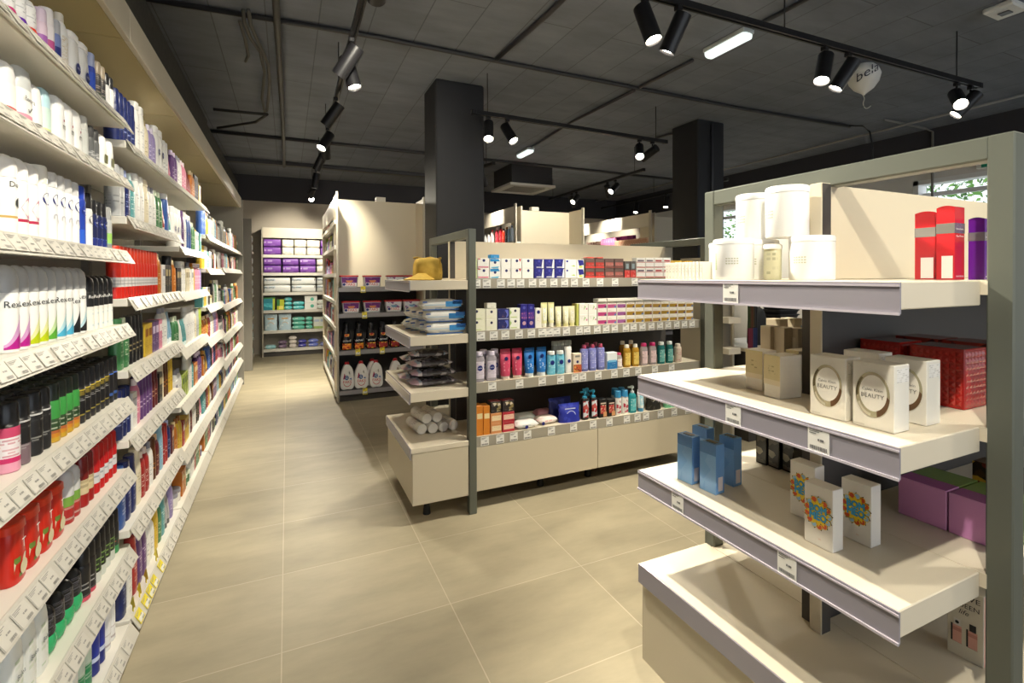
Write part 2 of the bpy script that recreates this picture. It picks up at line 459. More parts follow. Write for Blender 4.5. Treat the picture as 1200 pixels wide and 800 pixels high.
def pouch(w=.12, h=.15, d=.05, col='#2a3a90', ink='#4a5ab0', mark=None, name='refill_pouch'):
    B = MB(); m = ART([col, col, ink, col, col], 38) if ink else M(col, .3)
    prof = []
    for i in range(9):
        t = i / 8; dd = d / 2 * (1 - t ** 2.2) + .0012; wob = .003 * math.sin(i * 2.1)
        prof.append((h * t * .94, w / 2 * (1 - .05 * math.sin(t * PI)), dd, wob, 0))
    prof.append((h, w / 2, .0012))
    B.loft(prof, m, 22, 2.8, sharp=80)
    if mark:
        B.ring2(0, h * .35, w * .2, w * .23, -d / 2 - .0015, M(mark), 20, a0=.2, a1=2.6)
        B.rect(-w * .25, w * .25, h * .7, h * .76, -d * .33, M(mark))
    return obj(name, B)

def pack(w=.2, d=.1, h=.06, base='#fff', art=None, text=None, tcol='#334', dot=None, flap=None, name='soft_pack', ends=None, ex=2.8, n=18, pinch=1):
    """Soft plastic pack lying flat: bulged middle, flat crimped ends along X."""
    B = MB(); B.T = Matrix(((0, 0, 1, 0), (1, 0, 0, 0), (0, 1, 0, h / 2), (0, 0, 0, 1)))
    m = M(base, .28) if not art else (PRINT(*art) if isinstance(art, tuple) else ART(list(art), 26, .28))
    em = M(ends, .28) if ends else m
    W = w / 2
    if not pinch: B.loft([(-W, d * .36, h * .34), (-W * .98, d * .44, h * .43), (-W * .93, d * .485, h * .48), (-W * .5, d * .5, h * .5), (W * .55, d * .5, h * .49), (W * .93, d * .485, h * .475), (W * .98, d * .44, h * .43), (W, d * .36, h * .34)], [em, em, m, m, m, em, em], n, ex, sharp=80)
    else: B.loft([(-W, d * .42, .002), (-W * .93, d * .44, .003), (-W * .84, d * .48, h * .34), (-W * .6, d * .5, h * .48), (-W * .1, d * .5, h * .5), (W * .5, d * .5, h * .485), (W * .84, d * .48, h * .33), (W * .93, d * .44, .003), (W, d * .42, .002)], [em, em, em, m, m, em, em, em], n, ex, sharp=80)
    B.T = None
    y = -d / 2 - .0012
    if text: B.ftext(text[0], text[1], h * text[2], text[3], y, M(tcol))
    if dot: B.disc(dot[1], h * dot[2], dot[3], y - .0004, M(dot[0]))
    if flap: 
        B.T = Matrix.Translation((0, 0, h + .0006)); B.box(-w * .2, w * .2, -d * .25, d * .25, -.002, .003, M(flap, .3), .001); B.T = None
    return obj(name, B)

def jar(r=.035, h=.06, body='#fff', lid='#fff', lod=0):
    B = MB(); K = B if lod else MB()
    B.loft([(0, r * .93, r * .93), (.003, r, r), (h * .68, r, r), (h * .7, r * .92, r * .92)], M(body, .3), 18)
    K.loft([(h * .7, r * 1.03, r * 1.03), (h - .003, r * 1.03, r * 1.03), (h, r * .96, r * .96)], M(lid, .3), 18)
    return _finish('cream_jar', B, [('jar_body', B, None), ('lid', K, None)], lod)

def tub(r=.05, h=.13, text=None):
    """Tall white tub with a fitted lid."""
    e = empty('white_tub'); w = M('#fbfbfa', .35)
    B = MB().loft([(0, r * .96, r * .96), (.003, r, r), (h * .86, r, r), (h * .87, r * .96, r * .96)], w, 32)
    K = MB().loft([(h * .87, r * 1.015, r * 1.015), (h - .004, r * 1.015, r * 1.015), (h, r * .97, r * .97)], w, 32)
    obj('tub_body', B, e, False); obj('lid', K, e, False)
    Lb = MB()
    for i in range(9):
        a = -.85; z = h * (.25 + .045 * i); k = (r + .0008)
        Lb.poly([(k * math.sin(a + t), -k * math.cos(a + t), z + q) for t, q in ((0, 0), (.13 - .012 * i, .001), (.12, h * .03), (.02, h * .028))], M('#b8cf8a', .4))
    for i in range(3): 
        for j in range(5):
            a = -.2 + .13 * j; z = h * (.5 - .06 * i); k = r + .0008
            Lb.poly([(k * math.sin(a + t), -k * math.cos(a + t), z + q) for t, q in ((0, 0), (.09, 0), (.09, .003), (0, .003))], M('#c9c9b8', .4))
    obj('label_print', Lb, e, False)
    return e

def detergent():
    """Flat liquid-detergent bottle with a handle hole and a red screw cap."""
    e = empty('detergent_bottle')
    c = bpy.data.curves.new('d', 'CURVE'); c.dimensions = '2D'; c.fill_mode = 'BOTH'; c.extrude = .026; c.bevel_depth = .012; c.bevel_resolution = 2; c.resolution_u = 5
    def spl(pts):
        s = c.splines.new('BEZIER'); s.bezier_points.add(len(pts) - 1); s.use_cyclic_u = True
        for b, p in zip(s.bezier_points, pts): b.co = (p[0], p[1], 0); b.handle_left_type = b.handle_right_type = 'AUTO'
    spl([(-.05, .016), (0, .013), (.05, .016), (.062, .06), (.058, .12), (.05, .17), (.03, .205), (.012, .218), (-.014, .218), (-.034, .19), (-.055, .13), (-.062, .07)])
    spl([(.022, .18), (.008, .165), (.014, .135), (.032, .125), (.04, .14), (.034, .165)])
    o = bpy.data.objects.new('d', c); COL.objects.link(o)
    dg = bpy.context.evaluated_depsgraph_get(); me = o.evaluated_get(dg).to_mesh()
    B = MB(); B.T = Matrix(((1, 0, 0, 0), (0, 0, 1, 0), (0, 1, 0, 0), (0, 0, 0, 1)))
    B.add([tuple(v.co) for v in me.vertices], [tuple(p.vertices) for p in me.polygons], M('#f3f1ee', .25))
    B.T = None
    o.evaluated_get(dg).to_mesh_clear(); bpy.data.objects.remove(o)
    lo = min(p[2] for p in B.v); B.v = [(x, y, z - lo) for x, y, z in B.v]
    obj('bottle_body', B, e, False)
    K = MB().loft([(.212, .026, .026), (.225, .027, .027), (.228, .024, .024), (.25, .022, .022), (.254, .018, .018)], M('#c8202c', .3), 18)
    obj('cap', K, e, False)
    y = -.0392; L = MB()
    L.disc(-.006, .112, .021, y, M('#2f5f9e')); L.ftext('G', -.006, .112, .034, y - .0006, M('#ffffff'))
    L.ring2(0, .07, .036, .041, y, M('#c8202c'), 20, a0=PI * 1.1, a1=PI * 1.9)
    L.poly([(-.044, y, .1), (-.03, y, .155), (-.018, y, .13), (-.03, y, .1)], M('#a22a55'))
    L.poly([(.02, y, .1), (.046, y, .092), (.042, y, .11)], M('#4a6fae'))
    L.ftext('FAKS', 0, .073, .036, y - .0003, M('#d3202a'), sx=1.15)
    obj('label_print', L, e, False)
    return e

def captub(c1='#6a2a78', lid='#b8242c', pat='#d98a5a'):
    e = empty('capsule_tub'); w, d, h = .135, .1, .1
    B = MB().loft([(0, w * .43, d * .43), (.004, w * .45, d * .45), (h * .88, w * .5, d * .5)], M('#c9c8cc', .3), 24, 6)
    K = MB().loft([(h * .88, w * .53, d * .53), (h - .003, w * .53, d * .53), (h, w * .5, d * .5)], M(lid, .3), 24, 6)
    obj('tub_body', B, e, False); obj('lid', K, e, False)
    L = MB(); y0, y1 = -d * .455 - .0005, -d * .5 - .0005
    def P(u, v): return (u * w, y0 + (y1 - y0) * v - .0006, .006 + v * h * .8)
    L.poly([P(-.4, .32), P(.4, .32), P(.43, .98), P(-.43, .98)], ART([c1, c1, '#8a4a90', c1], 30))
    L.poly([P(.0 + .2 * math.cos(t * .5236), .66) [:2] + (P(0, .66 + .26 * math.sin(t * .5236))[2],) for t in range(12)][::1], M(pat))
    yq = lambda v: P(0, v)[1] - .0006
    L.poly([(-.35 * w, yq(.1), P(0, .06)[2]), (.38 * w, yq(.1), P(0, .06)[2]), (.4 * w, yq(.4) , P(0, .4)[2]), (-.37 * w, yq(.4), P(0, .4)[2])], M('#f4f4f4'))
    L.ftext('FAKS', .06 * w, P(0, .23)[2], .03, yq(.4) - .001, M('#d3202a'))
    L.disc(-.29 * w, P(0, .24)[2], .011, yq(.4) - .001, M('#2a3a80')); 
    obj('label_print', L, e, False)
    return e

def softener(fruit='#e8862a'):
    e = empty('softener_bottle'); h = .235
    B = MB().loft([(0, .04, .026), (.005, .045, .03), (.06, .045, .03), (.1, .036, .026), (.16, .03, .022), (.185, .016, .016)], M('#16141a', .22), 20, 2.5, sharp=70)
    K = MB().loft([(.183, .019, .019), (.23, .017, .017), (h, .014, .014)], M('#1d1b20', .25), 14)
    obj('bottle_body', B, e, False); obj('cap', K, e, False)
    L = MB()
    L.patch(.045, .03, .008, .058, ART([fruit, '#f3c24a', '#a8321e', fruit], 60), 2.5, .85)
    L.ftext('ornel', 0, .083, .032, -.0305, M('#f2f2f2'), slant=.2)
    obj('label_print', L, e, False)
    obj('neck_label', MB().box(-.02, .02, -.0275, -.0265, .118, .14, ART([fruit, '#f3c24a', '#a8321e'], 70)), e, False)
    return e

def roll(length=.21, r=.03, lod=0):
    B = MB(); B.T = Matrix(((1, 0, 0, 0), (0, 0, 1, -length / 2), (0, 1, 0, r), (0, 0, 0, 1)))
    m = M('#dcd8d0', .55); pm = PRINT('#d6d0c8', '#7a7672', .012, .008)
    B.loft([(0, r * .35, r * .35), (.0005, r * .93, r * .93), (.008, r, r), (.05, r, r), (length - .05, r, r), (length - .004, r, r), (length, r * .9, r * .9)], [m, m, m, pm, m, m], 20, sharp=50)
    B.T = None
    return obj('bin_bag_roll', B)
# ---------------------------------------------------------------- shared surfaces
BEIGE = M('#cdc3ad', .42, name='beige_laminate'); CREAM = M('#ddd3bf', .4, name='cream_laminate')
WHITE = M('#ece8de', .4, name='white_shelf_metal'); STRIP = M('#d9d5cb', .3, name='ticket_rail')
FRAME = M('#666a62', .38, .25, name='grey_green_steel'); DARK = M('#413d3a', .5, name='charcoal_panel'); BLACK = M('#17171a', .4, name='black_metal')
LILAC = M('#97939e', .2, coat=.25, name='clear_lilac_rail'); GREYP = M('#8f8b82', .45, name='grey_side_panel'); FOOT = M('#0f0f10', .6)
LIP = M('#c2bcc8', .12, coat=.3, name='clear_rail_lip')
ZC = 3.10
FLOOR_M = GRID('stone_floor_tiles', '#b3a88e', '#aba086', '#cbc0a8', .63, .512, .0020, (-.027, 2.457 - .512 * 4), rough=.48, vary=.5)
CEIL_M = GRID('grey_ceiling_slabs', '#767b85', '#70757f', '#5a5e66', 2.9, .33, .004, (1.2, .12), offset=.37, rough=.85, vary=.6, swap=True, nscale=1.6)

def plain(name, x0, x1, y0, y1, z0, z1, m, label, cat, kind='structure'):
    return tag(obj(name, MB().box(x0, x1, y0, y1, z0, z1, m)), label, cat, kind=kind)

plain('floor', -1.1, 7.3, -4.0, 9.75, -.1, 0, FLOOR_M, 'beige stone tiled floor of the shop', 'floor')
plain('ceiling', -1.1, 7.3, -4.0, 9.75, ZC, ZC + .12, CEIL_M, 'dark grey slab ceiling with thin joints', 'ceiling')
WALLD = M('#35343a', .8, name='dark_wall_paint'); WALLB = NOISY('beige_wall_paint', '#b5ab9c', '#bdb3a4', 1.5, .8); WALLL = M('#e2dfd9', .8, name='pale_wall_paint')
plain('wall_left', -1.1, -1.0, -4, 9.75, 0, ZC, M('#4a4846', .8), 'dark painted wall behind the long product shelving', 'wall')
plain('wall_back', -1.1, 7.3, 9.6, 9.75, 0, 2.66, WALLB, 'beige lower part of the far wall', 'wall')
plain('trim_1', -1.1, 7.3, 9.58, 9.75, 2.66, ZC, WALLD, 'dark band along the top of the far wall', 'wall band')
# right wall with two window openings
W1 = (2.1, 3.52, 1.3, 2.50); W2 = (5.7, 6.9, 1.3, 2.55)
rw = MB()
for a, b in ((-4, W1[0]), (W1[1], W2[0]), (W2[1], 9.6)): rw.box(7.1, 7.3, a, b, 0, 2.66, WALLL)
for w in (W1, W2): rw.box(7.1, 7.3, w[0], w[1], 0, w[2], WALLL); rw.box(7.1, 7.3, w[0], w[1], w[3], 2.66, WALLL)
struct('wall_right', rw, 'pale grey wall with daylight windows beyond the perfume gondola', 'wall')
plain('trim_2', 7.08, 7.3, -4, 9.58, 2.66, ZC, WALLD, 'dark band along the top of the window wall', 'wall band')
GLASS = thin_glass('window_glass'); WFR = M('#f2f2f0', .35, name='white_window_frame')
for i, w in enumerate((W1, W2)):
    e = empty('window_%d' % (i + 1), (7.15, (w[0] + w[1]) / 2, w[2]))
    tag(e, ['white framed window showing green leaves above the perfume gondola', 'white framed window glimpsed past the white tubs'][i], 'window', kind='structure')
    f = MB(); t = .055
    f.box(7.1, 7.28, w[0], w[0] + t, w[2], w[3], WFR); f.box(7.1, 7.28, w[1] - t, w[1], w[2], w[3], WFR)
    f.box(7.1, 7.28, w[0], w[1], w[3] - t, w[3], WFR); f.box(7.1, 7.28, w[0], w[1], w[2], w[2] + t, WFR)
    f.box(7.2, 7.25, w[0], w[1], w[3] - .2, w[3] - .15, WFR)
    obj('window_frame', f, e); obj('pane', MB().box(7.222, 7.228, w[0] + t, w[1] - t, w[2] + t, w[3] - .2, GLASS), e)
    obj('upper_pane', MB().box(7.222, 7.228, w[0] + t, w[1] - t, w[3] - .15, w[3] - t, GLASS), e)
# wall behind the camera, with one wide window added to let in fill daylight
fw = MB(); fw.box(-1.0, 7.1, -4.0, -3.8, 0, .35, WALLL); fw.box(-1.0, 7.1, -4.0, -3.8, 2.8, ZC, WALLL); fw.box(-1.0, -.7, -4, -3.8, .35, 2.8, WALLL); fw.box(6.8, 7.1, -4, -3.8, .35, 2.8, WALLL)
struct('wall_front', fw, 'pale wall around the wide added window opening', 'wall')
e = empty('window_3', (3.05, -3.9, .35)); tag(e, 'wide added fill window with slim dark frame, out of view', 'window', kind='structure')
f = MB()
for x in (-.7, 1.15, 3.0, 4.9, 6.75): f.box(x, x + .05, -3.94, -3.86, .35, 2.8, BLACK)
obj('window_frame', f, e)
# columns
COLM = NOISY('dark_column_paint', '#1e1e21', '#232326', 4, .6)
for i, (x0, x1, y0, y1, lab) in enumerate(((1.206, 1.664, 4.255, 4.66, 'dark square column behind the skincare gondola'), (4.195, 4.60, 4.17, 4.58, 'dark square column behind the perfume gondola frame'))):
    c = MB().box(x0, x1, y0, y1, 0, ZC, COLM, .012)
    tag(obj('pillar', c), lab, 'column', kind='structure')

# trees outside the windows
def tree(x, y, lab, seed):
    r = random.Random(seed); e = empty('tree', (x, y, 0))
    obj('trunk', MB().loft([(0, .14, .14), (1.2, .11, .11), (2.0, .07, .07)], M('#5a4a3a', .9), 10, cx=x, cy=y), e)
    fo = MB(); mats = [M('#5f8f3c', .7), M('#7aa84e', .7), M('#45702c', .7)]
    for i in range(1500):
        while True:
            p = Vector((r.uniform(-1, 1), r.uniform(-1, 1), r.uniform(-1, 1)))
            if p.length < 1: break
        c = Vector((x, y, 2.5)) + Vector((p.x * 1.2, p.y * 1.2, p.z * 1.15)); s = r.uniform(.035, .08)
        a = Vector((r.uniform(-1, 1), r.uniform(-1, 1), r.uniform(-1, 1))).normalized(); b = a.orthogonal().normalized()
        fo.poly([tuple(c + a * s), tuple(c + b * s * .5), tuple(c - a * s), tuple(c - b * s * .5)], mats[i % 3])
    obj('foliage', fo, e); tag(e, lab, 'tree')
tree(9.6, 4.5, 'leafy green tree outside the window above the perfume gondola', 3)
tree(9.4, 8.2, 'leafy green tree outside the window past the white tubs', 5)
plain('ground', 7.3, 16, -4, 14, -.12, -.02, M('#8a8a84', .9), 'grey paving outside the windows', 'ground')

# ---------------------------------------------------------------- price tickets
def ticket(yellow=False, w=.040, h=.040, soft=False):
    b = MB(); p = M('#f4e23a' if yellow else '#dedad1' if soft else '#f1f0ec', .4); k = M('#a09e9a' if soft else '#6d6d70', .5)
    b.box(-w / 2, w / 2, -.0012, 0, -h / 2, h / 2, p)
    y = -.0016
    if yellow: b.rect(-w * .42, w * .42, -h * .4, 0, y, M('#f2f0e4', .4))
    for u0, u1, v in ((-.42, .2, .38), (-.42, .05, .3), (-.42, -.1, .22)): b.rect(w * u0, w * u1, h * v, h * (v + .035), y - .0003, k)
    b.rect(w * -.02, w * .06, -h * .04, h * .05, y - .0003, k); b.rect(w * .09, w * .26, -h * .04, h * .05, y - .0003, k)
    x = -w * (.05 if soft else .4); r = random.Random(3)
    while x < w * .38:
        q = w * r.choice((.015, .025, .04)); b.rect(x, x + q, -h * .42, -h * .26, y - .0003, k); x += q + w * r.choice((.012, .02))
    if soft: b.rect(-w * .5, -w * .485, -h * .5, h * .5, y - .0003, k)
    return obj('price_ticket', b)
_tk = {}
def put_ticket(parent, loc, rot, yellow=False, size=(.04, .04), soft=False):
    k = (yellow, size, soft)
    if k not in _tk: _tk[k] = o = ticket(yellow, *size, soft)
    else: o = _tk[k].copy(); COL.objects.link(o)
    o.parent = parent; o.location = loc; o.rotation_euler = rot
    return o

# ---------------------------------------------------------------- left wall shelving
XF = -.53
BAYY = [1.255, 2.22, 3.185, 4.15, 5.10, 6.05, 7.00]
TIERS = [[1.915, 1.705, 1.442, 1.18, .912, .655, .365, .083],
         [1.85, 1.572, 1.27, 1.006, .75, .42, .09],
         [1.85, 1.515, 1.26, .94, .638, .365, .09],
         [1.655, 1.41, 1.13, .878, .63, .352, .09],
         [1.655, 1.43, 1.08, .79, .55, .34, .09],
         [1.655, 1.43, 1.08, .79, .53, .34, .09]]
BAYN = ['first', 'second', 'third', 'fourth', 'fifth', 'sixth']
def wall_bay(i):
    y0, y1 = BAYY[i] + .002, BAYY[i + 1] - .002
    e = empty('wall_shelving_bay', (-.75, (y0 + y1) / 2, 0))
    tag(e, 'white wall shelving bay full of toiletries, %s bay from the camera end' % BAYN[i], 'shelving', 'white wall shelving bays')
    obj('back_panel', MB().box(-.965, -.945, y0, y1, .02, 2.29, M('#b4afa4', .5)), e)
    p = MB()
    for y in (y0 + .012, y1 - .012): p.box(-.945, -.915, y - .012, y + .012, .02, 2.25, GREYP)
    obj('upright', p, e)
    obj('plinth', MB().box(-.94, -.56, y0, y1, 0.0, .05, M('#4d4338', .6)), e)
    cn = MB(); cn.box(-.945, -.535, y0, y1, 2.215, 2.235, M('#e2d2a0', .2, .5)); obj('canopy_panel', cn, e)
    fs = MB(); fs.box(-.535, -.515, y0, y1, 2.21, 2.33, M('#c9c0ae', .35), .002); obj('canopy_fascia', fs, e)
    for t, z in enumerate(TIERS[i]):
        xb = -.94
        sh = obj('shelf', MB().box(xb, XF - .003, y0 + .004, y1 - .004, z - .028, z, WHITE, .002), e)
        out = .026; drop = .043
        pr = [(XF - .003, z + .004), (XF, z + .004), (XF + out, z - drop), (XF + out - .004, z - drop - .002)]
        b = MB(); n = 4
        vs = [(x, y0 + .004, zz) for x, zz in pr] + [(x, y1 - .004, zz) for x, zz in pr]
        b.add(vs, [(0, 1, 2, 3), (7, 6, 5, 4)] + [(k, k + 4, (k + 1) % 4 + 4, (k + 1) % 4) for k in range(4)], STRIP if i < 2 else PRINT('#d9d5cb', '#8d8b88', .03, .03, .35, -.55))
        obj('price_rail', b, sh)
        if i < 2:
            r = random.Random(i * 17 + t); y = y0 + .05
            while y < y1 - .04:
                yel = (i == 1 and t == 6 and .0 < y - y0 < .45) or (i == 1 and t == 5 and y > y1 - .09)
                put_ticket(sh, (XF + out / 2 + .0018, y, z - drop / 2 + .003), (-.54, 0, PI / 2), yel, (.058, .041), True)
                y += r.choice((.062, .062, .07, .085)) if i == 0 else r.choice((.07, .09, .12))
    return e
for i in range(6): wall_bay(i)
# end panel and the next shelving past it
e = empty('shelving_end_panel', (-.75, 7.02, 0)); tag(e, 'tall grey end panel closing the long wall shelving', 'panel')
obj('panel', MB().box(-.965, -.50, 7.003, 7.04, 0, 2.31, GREYP, .003), e)

def ticket_row(parent, x0, x1, y, z, rot, r, step, yellow=False, size=(.04, .04)):
    x = x0
    while x < x1:
        put_ticket(parent, (x, y, z), (0, 0, 0), yellow, size); x += r.choice(step)

# ---------------------------------------------------------------- low gondolas with portal frames (skincare in the middle, perfume at the right)
def portal(x, y0, y1, top, t=.045, d=.044):
    b = MB(); b.box(x, x + t, y0, y0 + d, 0, top, FRAME, .003); b.box(x, x + t, y1 - d, y1, 0, top, FRAME, .004); b.box(x, x + t, y0 + d - .004, y1 - d + .004, top - .05, top, FRAME, .004)
    return b

def low_gondola(lab, post, fx, y0, y1, top, ex0, ey0, ey1, xend, ends, base, longs, lz, sy, tickets, ticky, panels, far=True, seed=1, endtick=()):
    """fx frame face, y0..y1 frame sides; ex0 front of the end shelves (ey0..ey1); ends = end shelf tops; longs = long shelf tops; sy spine centre."""
    e = empty('gondola_shelving', (fx, (y0 + y1) / 2, 0)); tag(e, lab, 'gondola')
    obj('portal_frame', portal(fx, y0, y1, top), e)
    if far: obj('portal_frame', portal(xend, y0, y1, top), e)
    s = MB(); s.box(post + .039, xend, sy - .018, sy + .018, ends[0] + .0, top - .045, BEIGE, .002); obj('spine_panel', s, e)
    s = MB(); s.box(post + .02, xend, sy - .016, sy + .016, .1, ends[0] - .001, DARK); obj('back_panel', s, e)
    s = MB(); s.box(post, post + .038, sy - .051, sy - .0185, base, top - .05, BEIGE, .002, {'f': DARK}); obj('spine_post', s, e)  # near face of the beige post coloured dark to stand for its shade
    r = random.Random(seed)
    # end shelves
    for k, z in enumerate(ends):
        sh = obj('end_shelf', MB().box(ex0 + .004, fx - .002, ey0, ey1, z - .052, z, CREAM, .002), e)
        obj('price_rail', MB().box(ex0, ex0 + .0038, ey0 - .002, ey1 + .002, z - .060, z - .001, LILAC).box(ex0 - .004, ex0 - .0002, ey0 - .002, ey1 + .002, z - .062, z - .057, LIP).box(ex0 - .0025, ex0 - .0002, ey0 - .002, ey1 + .002, z - .009, z - .005, LIP), sh)
        for (kk, ty) in endtick:
            if kk == k: put_ticket(sh, (ex0 - .0004, ty, z - .031), (0, 0, -PI / 2), False, (.046, .052))
    # end base cabinet
    c = obj('end_base', MB().box(ex0 + .012, fx - .002, ey0, ey1, .11, base - .03, BEIGE, .003), e)
    obj('base_top', MB().box(ex0 + .004, fx - .002, ey0 - .002, ey1 + .002, base - .029, base, CREAM, .002), c)
    obj('price_rail', MB().box(ex0, ex0 + .0045, ey0 - .002, ey1 + .002, base - .06, base - .001, LILAC), c)
    for (px, py) in ((ex0 + .12, ey0 + .12), (ex0 + .12, ey1 - .12)):
        obj('foot', MB().loft([(0, .022, .022), (.03, .02, .02), (.06, .014, .014), (.112, .014, .014)], FOOT, 12, cx=px, cy=py), c)
    # long shelves on the near side (and the far side)
    xl = fx + .047
    for k, z in enumerate(longs):
        for side in (0, 1):
            ya, yb = (lz, sy - .018) if side == 0 else (sy + .018, y1 - (lz - y0))
            sh = obj('shelf', MB().box(fx - .0015, xend - .01, ya + .004, yb, z - .03, z, CREAM, .0005), e)
            yy = ya if side == 0 else yb
            obj('price_rail', MB().box(xl, xend - .01, yy if side == 0 else yy - .004, yy + .004 if side == 0 else yy, z - (.057 if tickets else .034), z + .001, M('#a59f92', .35)), sh)
            if side == 0 and tickets: 
                for px in tickets[k]:
                    put_ticket(sh, (at(px, 500, 'Y', lz).x, lz - .0008, z - .029), (0, 0, 0), False, (.05, .05))
    c = obj('base_cabinet', MB().box(xl, xend - .01, lz + .012, y1 - (lz - y0) - .012, .11, base - .06, M('#5a544c', .6)), e)
    for a, b in zip(panels[:-1], panels[1:]):
        obj('front_panel', MB().box(a + .0015, b - .0015, lz, lz + .0115, .109, base - .059, BEIGE, .0015), c)
    for px in [a + .02 for a in panels[1:-1]] + [xl + .5]:
        obj('foot', MB().loft([(0, .022, .022), (.03, .02, .02), (.06, .014, .014), (.112, .014, .014)], FOOT, 12, cx=px, cy=lz + .15), c)
    return e

GX, GLY, GXE = .927, 2.655, 2.70
GZ = [1.333, 1.03, .733, .422]
T1 = [559, 571, 587.5, 599.5, 610.5, 624.5, 636.5, 649.5, 662, 673.5, 687, 703.5, 721, 744]
T2 = [564, 579, 592.5, 608.5, 623, 635.5, 644, 652.5, 664, 679, 688, 700, 710.5, 720.5, 733.5, 742.5, 753, 763.5, 773.5, 783, 793, 802, 811]
T3 = [577, 609, 635.5, 657, 674, 683, 701, 720, 734, 748, 767.5, 787]
T4 = [568, 586, 602, 618, 646, 672, 695, 714, 734.5, 747, 757, 774, 790, 806]
low_gondola('long grey framed skincare gondola standing mid aisle in front of the dark column', .93, GX, 2.62, 3.46, 1.616, .593, 2.625, 3.335, GXE, [1.325, 1.025, .722], .422, GZ, GLY, 3.035,
            [T1, T2, T3, T4], None, [GX + .047, 1.813, GXE - .01], seed=4)
PX, PY0, PY1 = 1.318, .478, 1.282
PZ = [1.336, 1.03, .725, .422]
low_gondola('perfume gondola with wide cream end shelves and grey frame, nearest the camera', 1.242, PX, PY0, PY1, 1.635, 1.024, .53, 1.27, 3.3, PZ[:3], .422, PZ, .515, .868,
            None, None, [PX + .047, 2.3, 3.29], far=True, seed=9, endtick=((0, at(855, 340, 'X', 1.02).y), (1, at(858, 480, 'X', 1.02).y), (1, at(958, 510, 'X', 1.02).y), (2, at(793, 582, 'X', 1.02).y), (2, at(921, 656, 'X', 1.02).y)))

# ---------------------------------------------------------------- tall gondolas behind
def tall_gondola(lab, x0, x1, y0, y1, top, shelves, side, fascia=True, rail=None, inset=0.0):
    e = empty('tall_gondola', ((x0 + x1) / 2, (y0 + y1) / 2, 0)); tag(e, lab, 'gondola')
    w = .02; yb = y0 + .36
    for xa, xb in ((x0, x0 + w), (x1 - w, x1)):
        obj('end_upright', MB().box(xa, xb, y0, y0 + .05, 0, top, M('#b9b2a3', .4), .003), e)
    for xa, xb in ((x0 + .001 + inset, x0 + w + inset), (x1 - w, x1)):
        obj('side_panel', MB().box(xa, xb, y0 + .05, yb, .1, top - .02, BEIGE), e)
    obj('end_back_panel', MB().box(x0 + w + inset, x1 - w, yb, yb + .02, shelves[0] if shelves else .1, top - .03, BEIGE), e)
    obj('lower_back_panel', MB().box(x0 + w + inset, x1 - w, yb, yb + .02, .02, (shelves[0] if shelves else .1) - .001, DARK), e)
    for z in shelves:
        sh = obj('end_shelf', MB().box(x0 + w + .002 + inset, x1 - w - .002, y0 + .012, yb - .001, z - .03, z, rail or M('#6e6b6d', .4), .002), e)
        obj('price_rail', MB().box(x0 + w + .002, x1 - w - .002, y0 + .006, y0 + .012, z - .045, z, M('#9a979b', .3)), sh)
    obj('end_plinth', MB().box(x0 + .03, x1 - .03, y0 + .05, yb, 0, .06, DARK), e)
    # body with the side towards the aisle
    obj('core_panel', MB().box(x0 + .34, x0 + .36, yb + .021, y1, .05, top - .08, M('#8a857b', .5)), e)
    for z in side:
        mb = MB().box(x0 + .012, x0 + .339, yb + .021, y1, z - .025, z, WHITE)
        if inset: mb.box(x0 + .012, x0 + inset, y0 + .055, yb + .0205, z - .025, z, WHITE)
        sh = obj('side_shelf', mb, e)
        obj('price_rail', MB().box(x0 - .012, x0 - .001, y0 + .052, yb + .02, z - .04, z + .002, STRIP).box(x0 - .004, x0 + .010, yb + .021, y1, z - .04, z + .002, STRIP), sh)
    if fascia: obj('fascia', MB().box(x0 + .004, x0 + .02, y0 + .055 if inset else yb + .021, y1, top - .22, top - .03, M('#d2cabb', .4)), e)
    obj('end_cheek', MB().box(x0, x0 + .36, y1, y1 + .02, 0, top - .04, BEIGE), e)
    return e
G2S = [1.95, 1.68, 1.38, 1.08, .8, .48, .1]
tall_gondola('tall beige gondola holding detergents on its end, at the aisle', .476, 1.435, 5.53, 7.75, 2.25, [1.228, .949, .551, .122], G2S)
G3S = [1.78, 1.4, 1.0]
tall_gondola('tall beige gondola with coloured bottles, right behind the dark column', 2.591, 3.604, 5.57, 7.6, 2.25, [1.23, .95, .55, .12], G3S, inset=.1)
G4S = [1.78, 1.4, 1.0]
tall_gondola('tall beige gondola farthest to the side, with pink packs under a lit fascia', 4.60, 5.62, 5.43, 8.3, 2.25, [1.23, .95, .55, .12], G4S, inset=.1)
for x, y, lab in ((1.0, 5.9, 'small white box lying on top of the detergent gondola'), (3.05, 5.93, 'small white box lying on top of the gondola behind the column')):
    tag(obj('box', MB().box(x - .05, x + .06, y - .0, y + .08, 2.222, 2.275, M('#d8d2c4', .5), .003)), lab, 'box')

# back shelf with paper goods, and the shelf past the end panel
BSZ = [1.714, 1.409, 1.078, .779, .437, .126]
e = empty('back_shelving', (.25, 9.35, 0)); tag(e, 'back wall shelving with paper rolls and wipes at the aisle end', 'shelving')
for xa in (-.39, .93): obj('upright', MB().box(xa, xa + .022, 9.2, 9.585, 0, 2.18, M('#a9a294', .45), .002), e)
obj('back_panel', MB().box(-.367, .929, 9.575, 9.59, .05, 2.16, M('#8e887c', .5)), e)
obj('fascia', MB().box(-.367, .929, 9.2, 9.225, 2.0, 2.17, M('#cbc2b0', .4)), e)
for z in BSZ:
    sh = obj('shelf', MB().box(-.367, .929, 9.21, 9.574, z - .03, z, WHITE), e); obj('price_rail', MB().box(-.367, .929, 9.2, 9.209, z - .045, z + .004, STRIP), sh)
obj('plinth', MB().box(-.367, .929, 9.24, 9.57, 0, .07, DARK), e)
e = empty('side_shelving', (-.72, 8.5, 0)); tag(e, 'narrow shelving with pale blue packs past the grey end panel', 'shelving')
